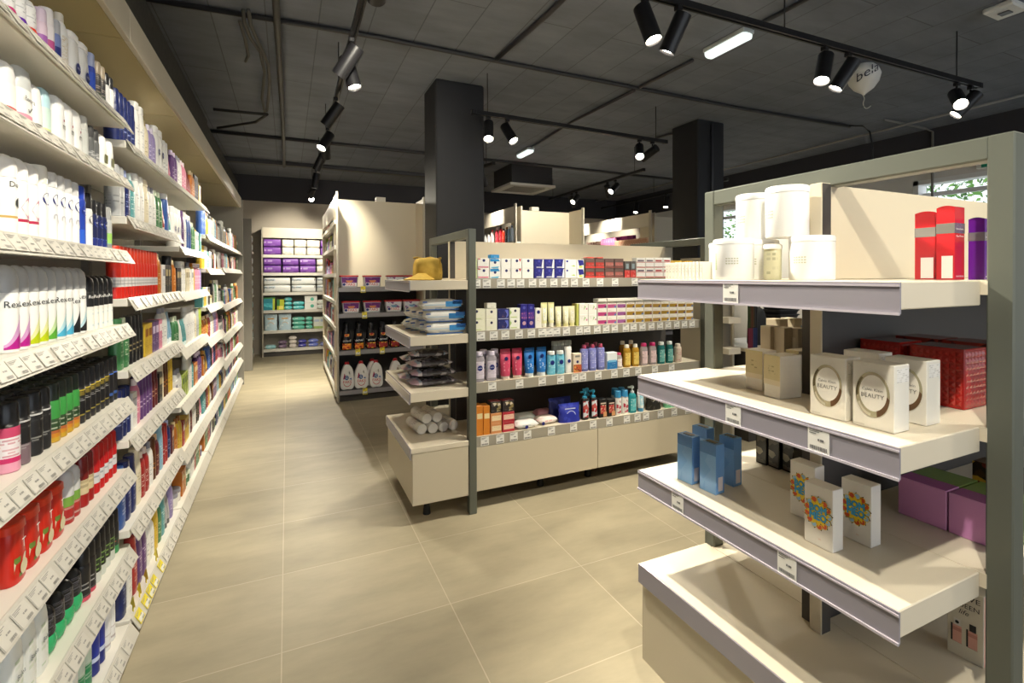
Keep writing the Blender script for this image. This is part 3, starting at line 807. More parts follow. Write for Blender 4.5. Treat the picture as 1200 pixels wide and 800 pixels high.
obj('side_panel', MB().box(-.99, -.46, 7.98, 8.01, 0, 2.18, GREYP, .003), e); obj('back_panel', MB().box(-.99, -.97, 8.011, 9.15, 0, 2.15, GREYP), e)
SSZ = [1.75, 1.4, 1.05, .7, .35, .08]
for z in SSZ: obj('shelf', MB().box(-.969, -.5, 8.011, 9.15, z - .03, z, WHITE), e)

# display unit and things beyond the perfume gondola
e = empty('display_unit', (3.24, 3.0, 0)); tag(e, 'cream slotted display unit seen past the perfume boxes', 'display unit')
obj('side_panel', MB().box(3.16, 3.305, 2.93, 2.96, 0, 1.5, M('#8f8778', .5), .002), e); obj('back_panel', MB().box(3.306, 3.33, 2.915, 3.5, 0, 1.5, BEIGE, .002), e)
obj('upright', MB().box(3.128, 3.159, 2.92, 2.96, 0, 1.52, M('#b5b2aa', .35, .3)), e)
for z in (.42, .72, .965): obj('shelf', MB().box(3.16, 3.29, 2.82, 2.929, z, z + .045, CREAM), e)
# ---------------------------------------------------------------- stock on the left wall
TW = ['top', 'second', 'third', 'fourth', 'fifth', 'sixth', 'seventh', 'bottom']
def tname(bay, t):
    n = len(TIERS[bay])
    return 'bottom' if t == n - 1 else TW[t]
def lab_l(bay, t, desc, i, n, row, rows=1):
    tail = '%s shelf, %s wall bay' % (tname(bay, t), BAYN[bay])
    rn = '' if not row else 'middle row' if rows == 3 and row == 1 else 'back row'
    if n == 1: return '%s %s, %s' % (desc, rn or 'in front', tail)
    return '%s %s%s, %s' % (ORD[i], desc, ' ' + rn if row else ' from camera end', tail)

def run_l(bay, t, y0, n, w, fn, kw, desc, rows=1, x=None, group=None, dz=0.0, jit=.0, rdep=None):
    """n products in a row along Y starting at y0, spaced w, fronts towards the aisle."""
    z = TIERS[bay][t]
    dep = rdep or w
    for row in range(rows):
        for i in range(n):
            o = inst('L', fn, **kw)
            o.location = ((x if x is not None else XF - .026 - dep * .5) - row * (dep + .004), y0 + w * (i + .5), z + dz)
            o.rotation_euler = (0, 0, PI / 2 + RND.uniform(-jit, jit))
            tag(o, lab_l(bay, t, desc, i, n, row, rows), CATS.get(fn.__name__, 'bottle'), '%s, %s shelf of the %s wall bay' % (desc, tname(bay, t), BAYN[bay]))
CATS = {'can': 'aerosol can', 'stick': 'deodorant', 'rollon': 'deodorant', 'bottle': 'bottle', 'carton': 'box', 'tube': 'tube', 'pouch': 'pouch', 'pack': 'pack', 'jar': 'jar'}
def yat(px, x=-.56): return at(px, 330, 'X', x).y

def P(fn, **kw): return fn, kw
N_ = '#22307e'
# ---- first bay: explicit runs (tier, px start, px end, width, product, description, rows)
RX = dict(h=.198, r=.0245, cap='#b3b4b6', bands=((1, '#f3f3f1'),), style='dome', capfrac=.3)
def rex(c1, c2): return P(can, **RX, swoosh=(c1, c2), text=(('Rexona', .78, .021),))
BK = '#1b1b1e'
def blk(band, bottom=None, cap=BK): 
    return P(can, h=.156, r=.0235, cap=cap, bands=((.06, bottom or BK), (.3, bottom or '#242427'), (.42, (bottom or '#242427', '#b9b9b4', .012, .006)), (.72, '#202023'), (.86, ('#202023', '#c9c9c9', .02, .007)), (.93, band), (1, BK)), style='cyl', capfrac=.26)
RED = '#c4161c'
bay1 = [
 # top shelf
 (0, 15, 27, .05, P(rollon, ball='#d12a7c', h=.115), 'white roll-on with magenta cap', 1),
 (0, 27, 40, .05, P(rollon, ball='#6a2fb0', h=.115), 'white roll-on with purple cap', 1),
 (0, 40, 53, .05, P(rollon, ball='#e23a22', h=.115), 'white roll-on with red cap', 1),
 (0, 53, 61, .035, P(can, h=.12, r=.017, cap='#e7d3e8', bands=((.3, '#9fe0c8'), (.6, '#b06ac0'), (1, '#f0d8ea'))), 'small mint and lilac spray', 1),
 (0, 61, 69, .036, P(can, h=.14, r=.018, cap='#f4f0f2', bands=((.2, '#e7a6c6'), (.55, '#c85a9a'), (1, '#f4eef2'))), 'white and pink spray', 1),
 (0, 69, 76, .036, P(can, h=.13, r=.018, cap='#b9bcc4', bands=((.35, '#2448b4'), (.6, N_), (1, '#7a8cc8'))), 'blue and silver spray', 1),
 (0, 76, 87, .05, P(bottle, h=.17, w=.05, d=.035, label=('#f6f3ee', '#c2a24a'), cap='#ece6da', text=()), 'white spray with red lettering', 1),
 (0, 87, 110, .075, P(bottle, h=.15, w=.07, d=.04, dot=(N_, .6, 'NIVEA'), cap='#ffffff', neck=.8, shoulder=.6), 'rounded white bottle with navy disc', 1),
 (0, 110, 117, .042, P(can, h=.15, r=.02, cap='#a9b4d8', bands=((.3, '#1e3fae'), (.8, '#2c54c8'), (1, '#1e3fae'))), 'bright blue spray', 1),
 (0, 117, 126, .042, P(can, h=.145, r=.02, cap='#c9b8a0', bands=((.4, '#3a4a38'), (1, ('#2a2a30', '#d8c8b8', .01, .006)))), 'dark patterned spray', 1),
 (0, 126, 142, .045, P(can, h=.14, r=.021, cap='#2c2c30', bands=((.6, ('#f4f4f4', '#222222', .012, .012)), (1, '#f4f4f4'))), 'white spray with black cap', 1),
 # second shelf
 (1, 12, 18, .06, P(stick, h=.13, w=.03, body='#f7f7f5', low='#d04848'), 'white deodorant stick with red base', 1),
 (1, 18, 35, .075, P(stick, h=.145, w=.036, d=.022, body='#f8f8f6', cap='#cfd2d2', low='#e79ab0', text=(('Rexona', .47, .016, '#222222'), ('\u2713', .3, .03, '#222222'))), 'wide white deodorant stick with pink base', 1),
 (1, 35, 52, .05, P(stick, h=.125, w=.024, body='#f4f4f2', cap='#f0f0f0', low='#3c3c40'), 'white deodorant stick with charcoal base', 2),
 (1, 52, 70, .048, P(stick, h=.135, w=.024, body='#d4efe6', cap='#bfe4ee', low='#d9ea9e'), 'mint and lime deodorant stick', 2),
 (1, 70, 101, .06, P(stick, h=.14, w=.03, d=.024, body='#fbfbfa', cap='#ffffff', text=(('m', .42, .026, '#333333'), ('\u2022', .53, .03, '#a03a5a'))), 'plain white deodorant stick', 2),
 (1, 101, 108, .045, P(can, h=.14, r=.02, cap='#d8d8d4', bands=((1, '#c9ccc9'),)), 'silver grey spray', 1),
 (1, 108, 117, .045, P(can, h=.125, r=.021, cap='#4a4a4c', bands=((.25, '#3f8f90'), (.5, ('#7d7f80', '#e8e8e8', .01, .006)), (1, '#666869'))), 'dark grey spray with teal foot', 1),
 (1, 117, 142, .07, P(stick, h=.125, w=.034, d=.026, body='#fafaf8', cap='#ffffff', low='#f4f2e4', text=(('\u25a0', .33, .04, '#5a5a20'),)), 'rounded white stick with dark square', 1),
 # third shelf
 (2, 12, 24, .05, P(can, h=.185, r=.0245, cap='#f6f2ee', bands=((.3, '#f7f5f1'), (.34, '#c9a55a'), (1, '#f7f5f1')), style='dome', text=(('Dove', .86, .018), ('\u25d6', .55, .03))), 'white spray can with gold line', 2),
 (2, 24, 46, .0525, P(can, h=.188, r=.0255, cap='#f7f4f2', bands=((.27, '#f8f6f4'), (.32, '#b8284e'), (1, '#f8f6f4')), style='dome', text=(('\u2666', .5, .05),), tcol='#d4a0b4'), 'white spray can with crimson line', 2),
 (2, 46, 57, .055, P(can, h=.192, r=.026, cap='#f0eee8', bands=((1, '#f7f6f2'),), style='slant', dot=(N_, .72, 'NIVEA'), capfrac=.22), 'tall white can with gold cap mark', 2),
 (2, 57, 95, .05, P(can, h=.185, r=.0245, cap='#dcdcde', bands=((1, '#f7f7f8'),), style='slant', dot=(N_, .76, 'NIVEA'), capfrac=.2, text=(('\u223f', .4, .05),), tcol='#c9c9d0'), 'white can with navy disc', 2),
 (2, 95, 104, .048, P(can, h=.182, r=.0235, cap='#2a48b8', bands=((.35, '#2f5fd0'), (1, '#2340a8')), dot=(N_, .74, 'NIVEA'), capfrac=.2), 'royal blue can', 2),
 (2, 104, 110, .044, P(can, h=.17, r=.022, cap='#1e1e22', bands=((.6, '#eeeeee'), (1, '#dddddd')), dot=('#20202a', .7)), 'white can with black cap', 1),
 (2, 110, 128, .046, P(can, h=.155, r=.0225, cap='#16161a', bands=((.3, (N_, '#7f95d8', .01, .006)), (1, '#1c2450')), dot=('#2c3f98', .72, 'NIVEA')), 'navy can with black cap', 2),
 (2, 128, 142, .044, P(can, h=.15, r=.021, cap='#9a9c9c', bands=((.2, '#8c8f90'), (.55, ('#9fd06a', '#5fa8d8', .02, .014)), (1, '#b9bcbc'))), 'grey can with green and blue band', 2),
 # fourth shelf
 (3, 12, 31, .049, rex('#d9a6d6', '#b81f8e'), 'white can with magenta swoosh', 2),
 (3, 31, 57, .049, rex('#eef0b0', '#c3d318'), 'white can with yellow swoosh', 2),
 (3, 57, 70, .049, rex('#cfe8b4', '#5fb03a'), 'white can with green swoosh', 2),
 (3, 70, 83, .049, rex('#c2e6f0', '#4fb4dc'), 'white can with light blue swoosh', 2),
 (3, 83, 93, .049, P(can, **RX, swoosh=('#26262a', '#1b1b1e'), text=(('Rexona', .72, .021),)), 'white can with black base', 2),
 (3, 93, 105, .049, P(can, **RX, swoosh=('#bfe0ea', '#1e1e22'), text=(('Rexona', .8, .021),)), 'white can with black and blue swoosh', 2),
 (3, 105, 147, .046, P(can, h=.175, r=.0225, cap='#1d1d20', bands=((.1, '#f1efe8'), (.52, ('#f3f1ea', '#a8c8d8', .016, .012)), (.6, '#e9e7e0'), (1, '#1d1d20')), style='dome', text=(('Rexona', .84, .014),), tcol='#e8e8e8'), 'black can with cream lower half', 3),
 # fifth shelf
 (4, 12, 18, .047, P(can, h=.156, r=.0235, cap=BK, bands=((.2, '#e8a0b8'), (.3, '#d02a6a'), (.7, ('#f0e8ec', '#c03a5a', .012, .007)), (.95, '#d04a70'), (1, BK))), 'pink and white spray can', 3),
 (4, 18, 40, .047, blk('#c8c8c8', '#7d6a72'), 'mauve grey can with silver ring', 3),
 (4, 40, 62, .047, blk('#d8d8d8'), 'black can with silver ring', 3),
 (4, 62, 92, .045, P(can, h=.156, r=.0225, cap='#1f2a20', bands=((.12, '#c9a030'), (.28, ('#cf8a28', '#a83048', .02, .02)), (.55, ('#2f4a2c', '#d8e0c8', .014, .007)), (1, '#3f9a48'))), 'green topped can with fruity base', 3),
 (4, 92, 126, .044, P(can, h=.156, r=.022, cap=BK, bands=((.25, ('#26262a', '#c9b850', .02, .02)), (.6, '#1d1d20'), (.66, ('#1d1d20', '#d8d8d8', .018, .008)), (.86, ('#202022', '#c8b040', .02, .02)), (.92, '#c8b23c'), (1, BK))), 'black can with yellow ring', 3),
 (4, 126, 137, .044, P(can, h=.156, r=.022, cap=BK, bands=((.3, ('#1f2026', '#4f7fe0', .02, .02)), (.86, '#1d1d22'), (.93, '#4a78e0'), (1, BK))), 'black can with blue ring', 3),
 (4, 137, 145, .044, P(can, h=.156, r=.022, cap=BK, bands=((.3, ('#1f2026', '#c05ac0', .02, .02)), (.86, '#1d1d22'), (.92, '#8a5ab0'), (1, BK))), 'black can with purple ring', 3),
 # sixth shelf
 (5, 12, 78, .072, P(bottle, h=.138, w=.066, d=.042, body='#cf2414', cap='#e23a1c', neck=.9, shoulder=.55, style='flip', label=['#cf2414', '#e8dcc0', '#6f8a3a', '#cf2414', '#c01c10'], dot=('#e6dcb4', .4), text=(('T', .62, .03, '#ffffff'),)), 'chunky red gel bottle', 2),
 (5, 78, 96, .046, P(can, h=.15, r=.0225, cap='#cfd0d4', bands=((.45, ('#b92a2a', '#e0d8d0', .02, .01)), (.7, '#7fae4a'), (1, '#d4d6d6')), style='dome'), 'red and green can with clear cap', 2),
 (5, 96, 110, .044, P(can, h=.15, r=.022, cap='#7a1414', bands=((.35, '#a01818'), (.75, ('#d8c8a0', '#5a3a20', .02, .014)), (1, '#7a1414'))), 'dark red can with tan label', 2),
 (5, 110, 148, .043, P(can, h=.15, r=.0215, cap='#c01a18', bands=((.3, RED), (.62, ('#d9d9dc', '#7a8aa0', .012, .01)), (1, RED))), 'red can with silver label', 3),
 # seventh shelf
 (6, 8, 55, .065, P(bottle, h=.2, w=.062, d=.04, body='#eef1ee', cap='#dfe6e4', neck=.5, label=('#eef1ee', '#a8c49a', .02, .014), text=(('Balea', .42, .018, '#4a5a70'),)), 'white bottle with leaf print', 2),
 (6, 55, 94, .06, P(rollon, h=.125, r=.026, body='#1d1d1f', ball='#35b070'), 'black roll-on with green cap', 2),
 (6, 94, 112, .048, P(can, h=.155, r=.0235, cap=BK, bands=((.12, '#d04a60'), (.5, ('#222226', '#c9c9c9', .014, .007)), (1, BK))), 'black can with red foot', 3),
 (6, 110, 130, .046, P(can, h=.155, r=.0225, cap=BK, bands=((.3, '#cfd4cc'), (.7, ('#1f2a22', '#9fd06a', .014, .008)), (1, BK))), 'black can with pale foot', 3),
 (6, 130, 156, .044, P(can, h=.155, r=.0215, cap=BK, bands=((.25, '#3f8f5a'), (.5, ('#2a3a30', '#d05050', .014, .008)), (1, BK))), 'black can with green foot', 3),
 # bottom shelf
 (7, 30, 84, .06, P(bottle, h=.2, w=.058, d=.04, body='#f2f4f4', cap='#8fd8d4', low='#bfe8e4'), 'white bottle with aqua cap', 2),
 (7, 84, 107, .055, P(can, h=.2, r=.026, cap='#e8ece8', bands=((.6, ('#1f8a58', '#e8f0e8', .02, .01)), (1, '#cfe0d4'))), 'green foam can', 2),
 (7, 107, 121, .052, P(can, h=.195, r=.025, cap='#2a3a98', bands=((.3, '#1f2c80'), (.4, '#c9d4f0'), (1, '#2638a8'))), 'blue foam can', 2),
 (7, 121, 140, .05, P(can, h=.185, r=.024, cap='#e9e9ec', bands=((.4, ('#f4f4f6', '#8a6a70', .02, .012)), (1, '#f4f4f6'))), 'white foam can', 2),
 (7, 140, 163, .046, P(can, h=.185, r=.0225, cap=BK, bands=((.45, ('#2a2e20', '#9ac030', .02, .016)), (1, '#1d1f1c'))), 'black foam can with lime mark', 2),
]
def rows_px(bay, data):
    cur = {}
    for t, a, b, w, (fn, kw), desc, rows in data:
        ya, yb = yat(a), yat(b)
        ya = max(ya, BAYY[bay] + .006, cur.get(t, 0))
        n = max(1, round((yb - ya) / w))
        while n > 1 and ya + n * w > BAYY[bay + 1] - .004: n -= 1
        if ya + n * w > BAYY[bay + 1] - .004: continue
        dep = {'stick': .05, 'bottle': kw.get('d', .05) + .004 if fn is bottle else .05}.get(fn.__name__, w)
        run_l(bay, t, ya, n, w, fn, kw, desc, rows, rdep=dep)
        cur[t] = ya + n * w + .002
rows_px(0, bay1)

# ---- second to sixth bays: short codes, colour letter + kind letter + count
CLR = dict(w=('white', '#f5f4f0', '#9a9aa6'), o=('orange', '#c9772c', '#f6e0b0'), k=('black', '#1c1c1f', '#b8a878'), y=('yellow', '#d9b63a', '#9a5a10'), r=('red', '#a82a2a', '#f0e0d8'), b=('blue', '#3a5fa6', '#dfe8ff'),
           n=('navy', '#1d2a66', '#aebcec'), g=('green', '#437f50', '#e8f2d8'), t=('teal', '#62a8ac', '#f0ffff'), p=('pink', '#e08aa8', '#fff0f4'), v=('purple', '#64407c', '#e6d4f0'), l=('lime', '#a4b84a', '#4a6a10'),
           m=('maroon', '#5f1a22', '#e0b890'), s=('silver', '#b4b6b8', '#5a5c60'), c=('cream', '#e9dfc4', '#9a8a60'), a=('brown', '#5c3418', '#e8a040'), d=('lilac', '#9a8cc0', '#f4eeff'), q=('sky blue', '#8fbcd6', '#f4fbff'))
KND = dict(c='carton', b='bottle', n='spray can', t='tube', u='pump bottle', j='jar', x='wide carton', f='tall bottle', d='disc bottle')
def code(cc, kk, gap, lod):
    nm, c1, c2 = CLR[cc]; g = max(.08, gap - .03)
    if kk == 'c': h = min(.14, g); return carton, dict(w=.058, d=.05, h=h, base=c1, feats=(('print', .1, .9, .12, .5, c1, c2, .012, .008), ('rect', .1, .9, .6, .84, c2)), bev=.001), .062, .05
    if kk == 'x': h = min(.11, g); return carton, dict(w=.095, d=.06, h=h, base=c1, feats=(('print', .08, .92, .1, .5, c1, c2, .014, .009), ('rect', .1, .7, .62, .85, c2)), bev=.001), .1, .06
    if kk == 'b': h = min(.19, g); return bottle, dict(h=h, w=.06, d=.038, body=c1, cap=c2, label=(c1, c2, .014, .009), lod=lod), .064, .04
    if kk == 'f': h = min(.225, g); return bottle, dict(h=h, w=.066, d=.042, body=c1, cap=c1, label=(c1, c2, .02, .012), lod=lod, neck=.6), .07, .044
    if kk == 'd': h = min(.22, g); return bottle, dict(h=h, w=.075, d=.042, body=c1, cap='#ffffff', dot=(N_, .68, 'NIVEA'), lod=lod, neck=.7), .08, .044
    if kk == 'n': h = min(.19, g); return can, dict(h=h, r=.024, cap=c1, bands=((.25, c1), (.6, (c1, c2, .014, .01)), (1, c1)), lod=lod), .05, .05
    if kk == 't': h = min(.16, g); return tube, dict(h=h, w=.054, body=c1, cap=c2, lod=lod, label=(c1, c2, .014, .009)), .058, .045
    if kk == 'u': h = min(.2, g); return bottle, dict(h=h, w=.064, d=.05, body=c1, cap=c2, label=(c1, c2, .014, .009), style='pump', lod=lod), .07, .054
    if kk == 'j': h = min(.07, g); return jar, dict(r=.036, h=h, body=c1, lid=c2, lod=lod), .076, .075
FILL = {
 1: ['nn5 wf2 cb1 db2 wd2 wn2 pt2 rb2', 'sn2 nb1 tb1 wf2 cf1 wb2 gb2 rt1 bd1', 'rn:13 ob1 wc1 kc2', 'gf1 gb1 kn4 yc2 vc2 pc1 wb2', 'nn3 wc1 pb1 vn4 mn2 kc1 cn1', 'bf1 nf2 cf1 rb2 wb1 an1 mb1 qf1', 'nf1 wf1 rf1 vf2 wb2 yf1 gb1 tf1'],
 2: ['vb2 wb2 pb2 rt3 ob2 kn3 yc2', 'wd3 vf1 wf1 bd2 gb2 wc2', 'ob1 kc2 wf2 cc2 wb1 wc1 yb1', 'gb2 wt2 tt2 wf4 cb1', 'wc1 wb2 lc3 wf2 tb1 oc2', 'ob1 yb2 rc1 yc2 wb1 mb1 wf2', 'wj2 oc2 gj2 wc2 rc1 gc2 ob1 bj1'],
 3: ['bf3 yb2 wu2 sb2 cb1 qb2', 'yf2 wf2 tb1 wc2 kc2 rb1', 'tc1 yc2 wc1 kc2 cj2 kb1 sb1', 'ou1 ob2 yb1 rb2 wb2 cb1', 'oc1 ab1 yt2 bf2 kn2 pb1', 'tb2 mb1 rb1 yf1 wt2 ac1', 'oc1 gc2 rc2 nf1 wf1 kc2 gj1'],
 4: ['wu2 sb2 wf2 cb2 bb1', 'wc2 kc1 rc1 pc2 wb2', 'sc2 kb2 gc2 bc2 oc1', 'wc3 sb2 pb1 kn2', 'pb3 vb1 wb2 rb2', 'yb2 nb2 wc2 ob1', 'tf2 bf2 yc2 kb1'],
 5: ['sb2 wf1 qb2 pb2 yb1', 'kc2 rc1 wc2 nb1', 'bc2 oc2 wc1 gb2', 'kb2 wb2 yc1 sc1', 'pb2 rb2 wb1 tb1', 'nb2 wb2 vb2 yb1', 'qf3 bf2 wf1 gb1'],
}
for bay, tiers in FILL.items():
    ts = TIERS[bay]
    for t, line in enumerate(tiers):
        gap = (2.2 if t == 0 else ts[t - 1] - .045) - ts[t]
        y = BAYY[bay] + .008; end = BAYY[bay + 1] - .006; seen = set()
        for tok in line.split():
            if tok.startswith('rn:'):
                run_l(bay, t, y, int(tok[3:]), .047, can, dict(h=.195, r=.0225, cap='#d23a20', bands=((.3, '#c9251a'), (.55, ('#d8d8d8', '#3a3a48', .018, .012)), (1, '#d02c1c')), style='cyl'), 'red spray can with white label', 1); y += .047 * 13 + .004
                seen.add('rn'); continue
            cc, kk, n = tok[0], tok[1], int(tok[2:])
            if cc + kk in seen: continue
            seen.add(cc + kk)
            fn, kw, w, dep = code(cc, kk, gap, 1)
            while n and y + n * w > end: n -= 1
            if not n: continue
            run_l(bay, t, y, n, w, fn, kw, '%s %s' % (CLR[cc][0], KND[kk]), 1, rdep=dep, jit=.03); y += n * w + .004
        # fill up what is left
        for cc in RND.sample(list(CLR), 12):
            kk = RND.choice('cbbtn')
            if cc + kk in seen: continue
            fn, kw, w, dep = code(cc, kk, gap, 1)
            if y + w > end: continue
            n = min(RND.choice((1, 2, 2, 3)), int((end - y) / w)); seen.add(cc + kk)
            run_l(bay, t, y, n, w, fn, kw, '%s %s' % (CLR[cc][0], KND[kk]), 1, rdep=dep, jit=.03); y += n * w + .004

# yellow offer flags standing on the bottom shelf edge of the second bay
for k, (y, lab) in enumerate(((2.27, 'yellow offer flag nearest the camera on the bottom shelf edge'), (2.36, 'second yellow offer flag along the bottom shelf edge'), (2.46, 'third yellow offer flag along the bottom shelf edge'), (2.63, 'farthest yellow offer flag along the bottom shelf edge'))):
    b = MB(); m = M('#f2e01e', .4); z = TIERS[1][6] + .005
    b.box(-.006, .006, -.001, .001, 0, .03, m); b.poly([(-.024, -.0015, .02), (.024, -.0015, .02), (.0, -.0015, .06)], m); b.poly([(-.024, .0015, .02), (0, .0015, .06), (.024, .0015, .02)], m)
    o = obj('offer_flag', b); o.location = (XF - .006, y, z); o.rotation_euler = (0, 0, PI / 2 + .5); tag(o, lab, 'flag', 'yellow offer flags')

# ---------------------------------------------------------------- stock of the skincare gondola, long side (photo pixels -> shelf positions)
GROW = ['top', 'second', 'third', 'bottom']
def putg(row, px0, px1, fn, kw, label, cat, yf=2.672, dep=.045, z=None, rot=0.0, group=None):
    x0, x1 = at(px0, 400, 'Y', yf).x, at(px1, 400, 'Y', yf).x
    o = inst('G', fn, **kw)
    o.location = ((x0 + x1) / 2, yf + dep / 2, GZ[row] if z is None else z); o.rotation_euler = (0, 0, rot)
    tag(o, label, cat, group or '%s shelf stock of the skincare gondola' % GROW[row])
    return o
def hpx(row, px, pyt, yf=2.672): return at(px, pyt, 'Y', yf).z - GZ[row]
def wpx(a, b, yf=2.672): return at(b, 400, 'Y', yf).x - at(a, 400, 'Y', yf).x

def stack_g(row, a, b, top, k, feats, base, desc, dep=.05, yf=2.672, **kw):
    w = round(wpx(a, b, yf) - .0015, 4); h = round(hpx(row, (a + b) / 2, top, yf) / k - .0005, 4)
    for i in range(k):
        z = GZ[row] + i * (h + .0005)
        pre = '' if k == 1 else ('lower ' if i == 0 else 'upper ' if i == k - 1 else 'middle ')
        putg(row, a, b, carton, dict(w=w, d=dep, h=h, base=base, feats=feats, **kw), '%s%s, %s shelf of the skincare gondola' % (pre, desc, GROW[row]), 'box', yf, dep, z)

WH, NV = '#f4f3ef', '#2b2c86'
dN = ('disc', .55, .78, .0085, '#1e2a6a')
pr = ('print', .2, .85, .2, .5, WH, '#c9c9c6', .012, .006)
stack_g(0, 557.5, 559.5, 303, 2, (), '#dfe8b8', 'sliver of pale green cream box at the frame')
stack_g(0, 560, 573.5, 302.5, 2, (dN, pr, ('rect', .05, .95, .06, .2, '#d8849a'), ('rect', .02, .25, .88, .98, '#c03a50')), WH, 'white cream box with pink stripe')
stack_g(0, 574, 587, 303, 2, (('disc', .5, .62, .0085, '#1e2a6a'), ('tri', ((.05, .7), (.95, .74), (.8, .98), (.05, .98)), '#2a8fd0'), ('tri', ((.1, .05), (.75, .05), (.9, .22), (.2, .15)), '#5ab4dc')), WH, 'white cream box with blue flash')
o = putg(0, 574.3, 586.6, carton, dict(w=.055, d=.045, h=.022, base='#2a8fd0', feats=(('print', .2, .8, .3, .7, '#2a8fd0', '#d8f0ff', .01, .005),)), 'flat blue box lying on the blue flash cream boxes', 'box', z=GZ[0] + hpx(0, 580, 303) + .0012)
stack_g(0, 587.5, 599, 303, 2, (dN, pr, ('tri', ((.82, .7), (.98, .7), (.9, .98)), '#d9d9dc')), WH, 'plain white cream box beside the blue ones')
stack_g(0, 599.5, 611.5, 303, 2, (dN, pr, ('tri', ((.72, .98), (.98, .98), (.86, .68)), '#c8404a')), WH, 'white cream box with red corner')
stack_g(0, 612, 625.5, 303, 2, (dN,), WH, 'wide white cream box left of the navy ones')
nvf = (('disc', .5, .78, .008, '#4a4fb0'), ('print', .15, .75, .3, .6, NV, '#e8e8f4', .01, .008), ('tri', ((.72, .05), (.98, .05), (.98, .95), (.86, .95)), '#f1eff4'), ('rect', .2, .7, .1, .18, '#f0f0f0'))
for i, (a, b) in enumerate(((626.5, 637.8), (638.2, 650), (650.4, 662))):
    stack_g(0, a, b, 303.5, 2, nvf, NV, '%s navy and white cream box from the left' % ORD[i])
stack_g(0, 662.5, 676, 304, 2, (('disc', .18, .8, .007, '#2b3a9a'), ('tri', ((.5, .3), (.9, .2), (.8, .4)), '#a8c86a')), WH, 'white cream box with green leaf')
stack_g(0, 676.4, 684.6, 304, 2, (('tri', ((.1, .95), (.9, .95), (.98, .4), (.3, .3)), NV), ('rect', .3, .8, .12, .3, '#c8d84a')), WH, 'narrow white box with navy top')
for i, (a, b) in enumerate(((686, 697.2), (697.5, 708.6), (709, 720), (720.3, 731))):
    f = (('print', .08, .92, .25, .6, '#b03a34' if i < 2 else '#a8655e', '#f0d8c8', .012, .009), ('rect', .05, .95, .66, .9, '#6a5550'), ('rect', .0, 1, .02, .2, '#c8413a' if i < 2 else '#7a4a44'))
    stack_g(0, a, b, 303, 2, f, '#5f4b48', '%s brown and red cream box from the left' % ORD[i])
for i, (a, b) in enumerate(((687, 697), (699, 708))):
    putg(0, a, b, carton, dict(w=.05, d=.045, h=.008, base='#d8564a'), 'flat red box on the %s brown and red cream box pair' % ORD[i], 'box', z=GZ[0] + hpx(0, 700, 303) + .0015)
for i, (a, b) in enumerate(((732, 738.6), (739, 745.4))):
    stack_g(0, a, b, 306, 1, (('rect', .0, 1, 0, .45, '#c8403c'), ('print', .1, .9, .05, .4, '#c8403c', '#f4e0d8', .01, .008), ('rect', .25, .75, .55, .85, '#8fa0a8')), '#5c5654', '%s slim grey and red serum box' % ('left' if i == 0 else 'right'))
for i, (a, b) in enumerate(((746, 756.4), (756.7, 766.8), (767, 777), (777.3, 786.3))):
    stack_g(0, a, b, 302, 2, (('rect', .0, 1, .0, .08, '#c04438'), ('rect', .12, .85, .62, .78, '#7a6a78' if i < 2 else '#b84a50'), ('rect', .06, .94, .12, .5, '#f8f4f2'), ('rect', .0, 1, .52, .57, '#c8584a')), WH, '%s white and red cream box from the left' % ORD[i])
for i, (a, b) in enumerate(((789, 801), (802, 813))):
    putg(0, a, b, carton, dict(w=.062, d=.05, h=.118, base='#c9a23a', feats=(('print', .1, .9, .6, .9, '#c9a23a', '#f0dc90', .012, .009),)), '%s gold box at the far end of the top skincare shelf' % ('nearer' if i == 0 else 'farther'), 'box')
# second shelf
ck = '#eeeed8'
stack_g(1, 556.5, 569, 362, 2, (('disc', .18, .78, .008, '#2a2c50'), ('print', .1, .8, .2, .5, ck, '#cfd0a0', .012, .006), ('rect', .1, .6, .08, .14, '#c8d890')), ck, 'pale cream box with dark disc')
stack_g(1, 569.4, 582.8, 361.5, 2, (('disc', .5, .7, .008, '#2a2c50'), ('print', .1, .6, .12, .4, ck, '#cfd0b0', .012, .006)), '#f0efe0', 'ivory cream box with dark disc')
putg(1, 569.8, 582.6, carton, dict(w=.058, d=.048, h=.03, base='#efeee2', feats=(('print', .2, .8, .2, .7, '#efeee2', '#9a9a92', .01, .006),)), 'small ivory box on top of the ivory cream boxes', 'box', z=GZ[1] + hpx(1, 576, 361.5) + .0015)
stack_g(1, 583.6, 596.8, 362, 2, (('ring', ), ('print', .08, .6, .25, .75, '#2a3070', '#d8a060', .012, .01), ('tri', ((.6, .9), (.9, .9), (.98, .4), (.7, .1), (.8, .5)), '#6a74d0'), ('rect', 0, 1, .02, .1, '#b8bcd8')), '#262c6c', 'navy night cream box')
stack_g(1, 597.2, 609.6, 361, 2, (('disc', .55, .75, .008, '#2a2c50'), ('tri', ((.0, .3), (.2, .6), (.0, .9)), '#a8cc7a'), ('rect', .1, .7, .1, .2, '#cfe0a0')), '#f3f5ec', 'white cream box with green edge')
for i, (a, b) in enumerate(((610.3, 618.4), (618.6, 626.6))):
    stack_g(1, a, b, 356.5, 1, (('disc', .5, .86, .009, '#5a60b8'), ('print', .1, .9, .38, .68, '#5c3a9a', '#f09a80', .016, .012), ('disc', .5, .22, .012, '#c8a0b0')), '#2c2a86', '%s tall navy box with orange print' % ('left' if i == 0 else 'right'))
stack_g(1, 627.4, 634.8, 361, 1, (('disc', .5, .8, .011, '#2a2c7a'), ('print', .25, .8, .2, .55, '#f4f1ea', '#d8b8a8', .012, .008)), '#f4f1ea', 'slim white box with navy disc')
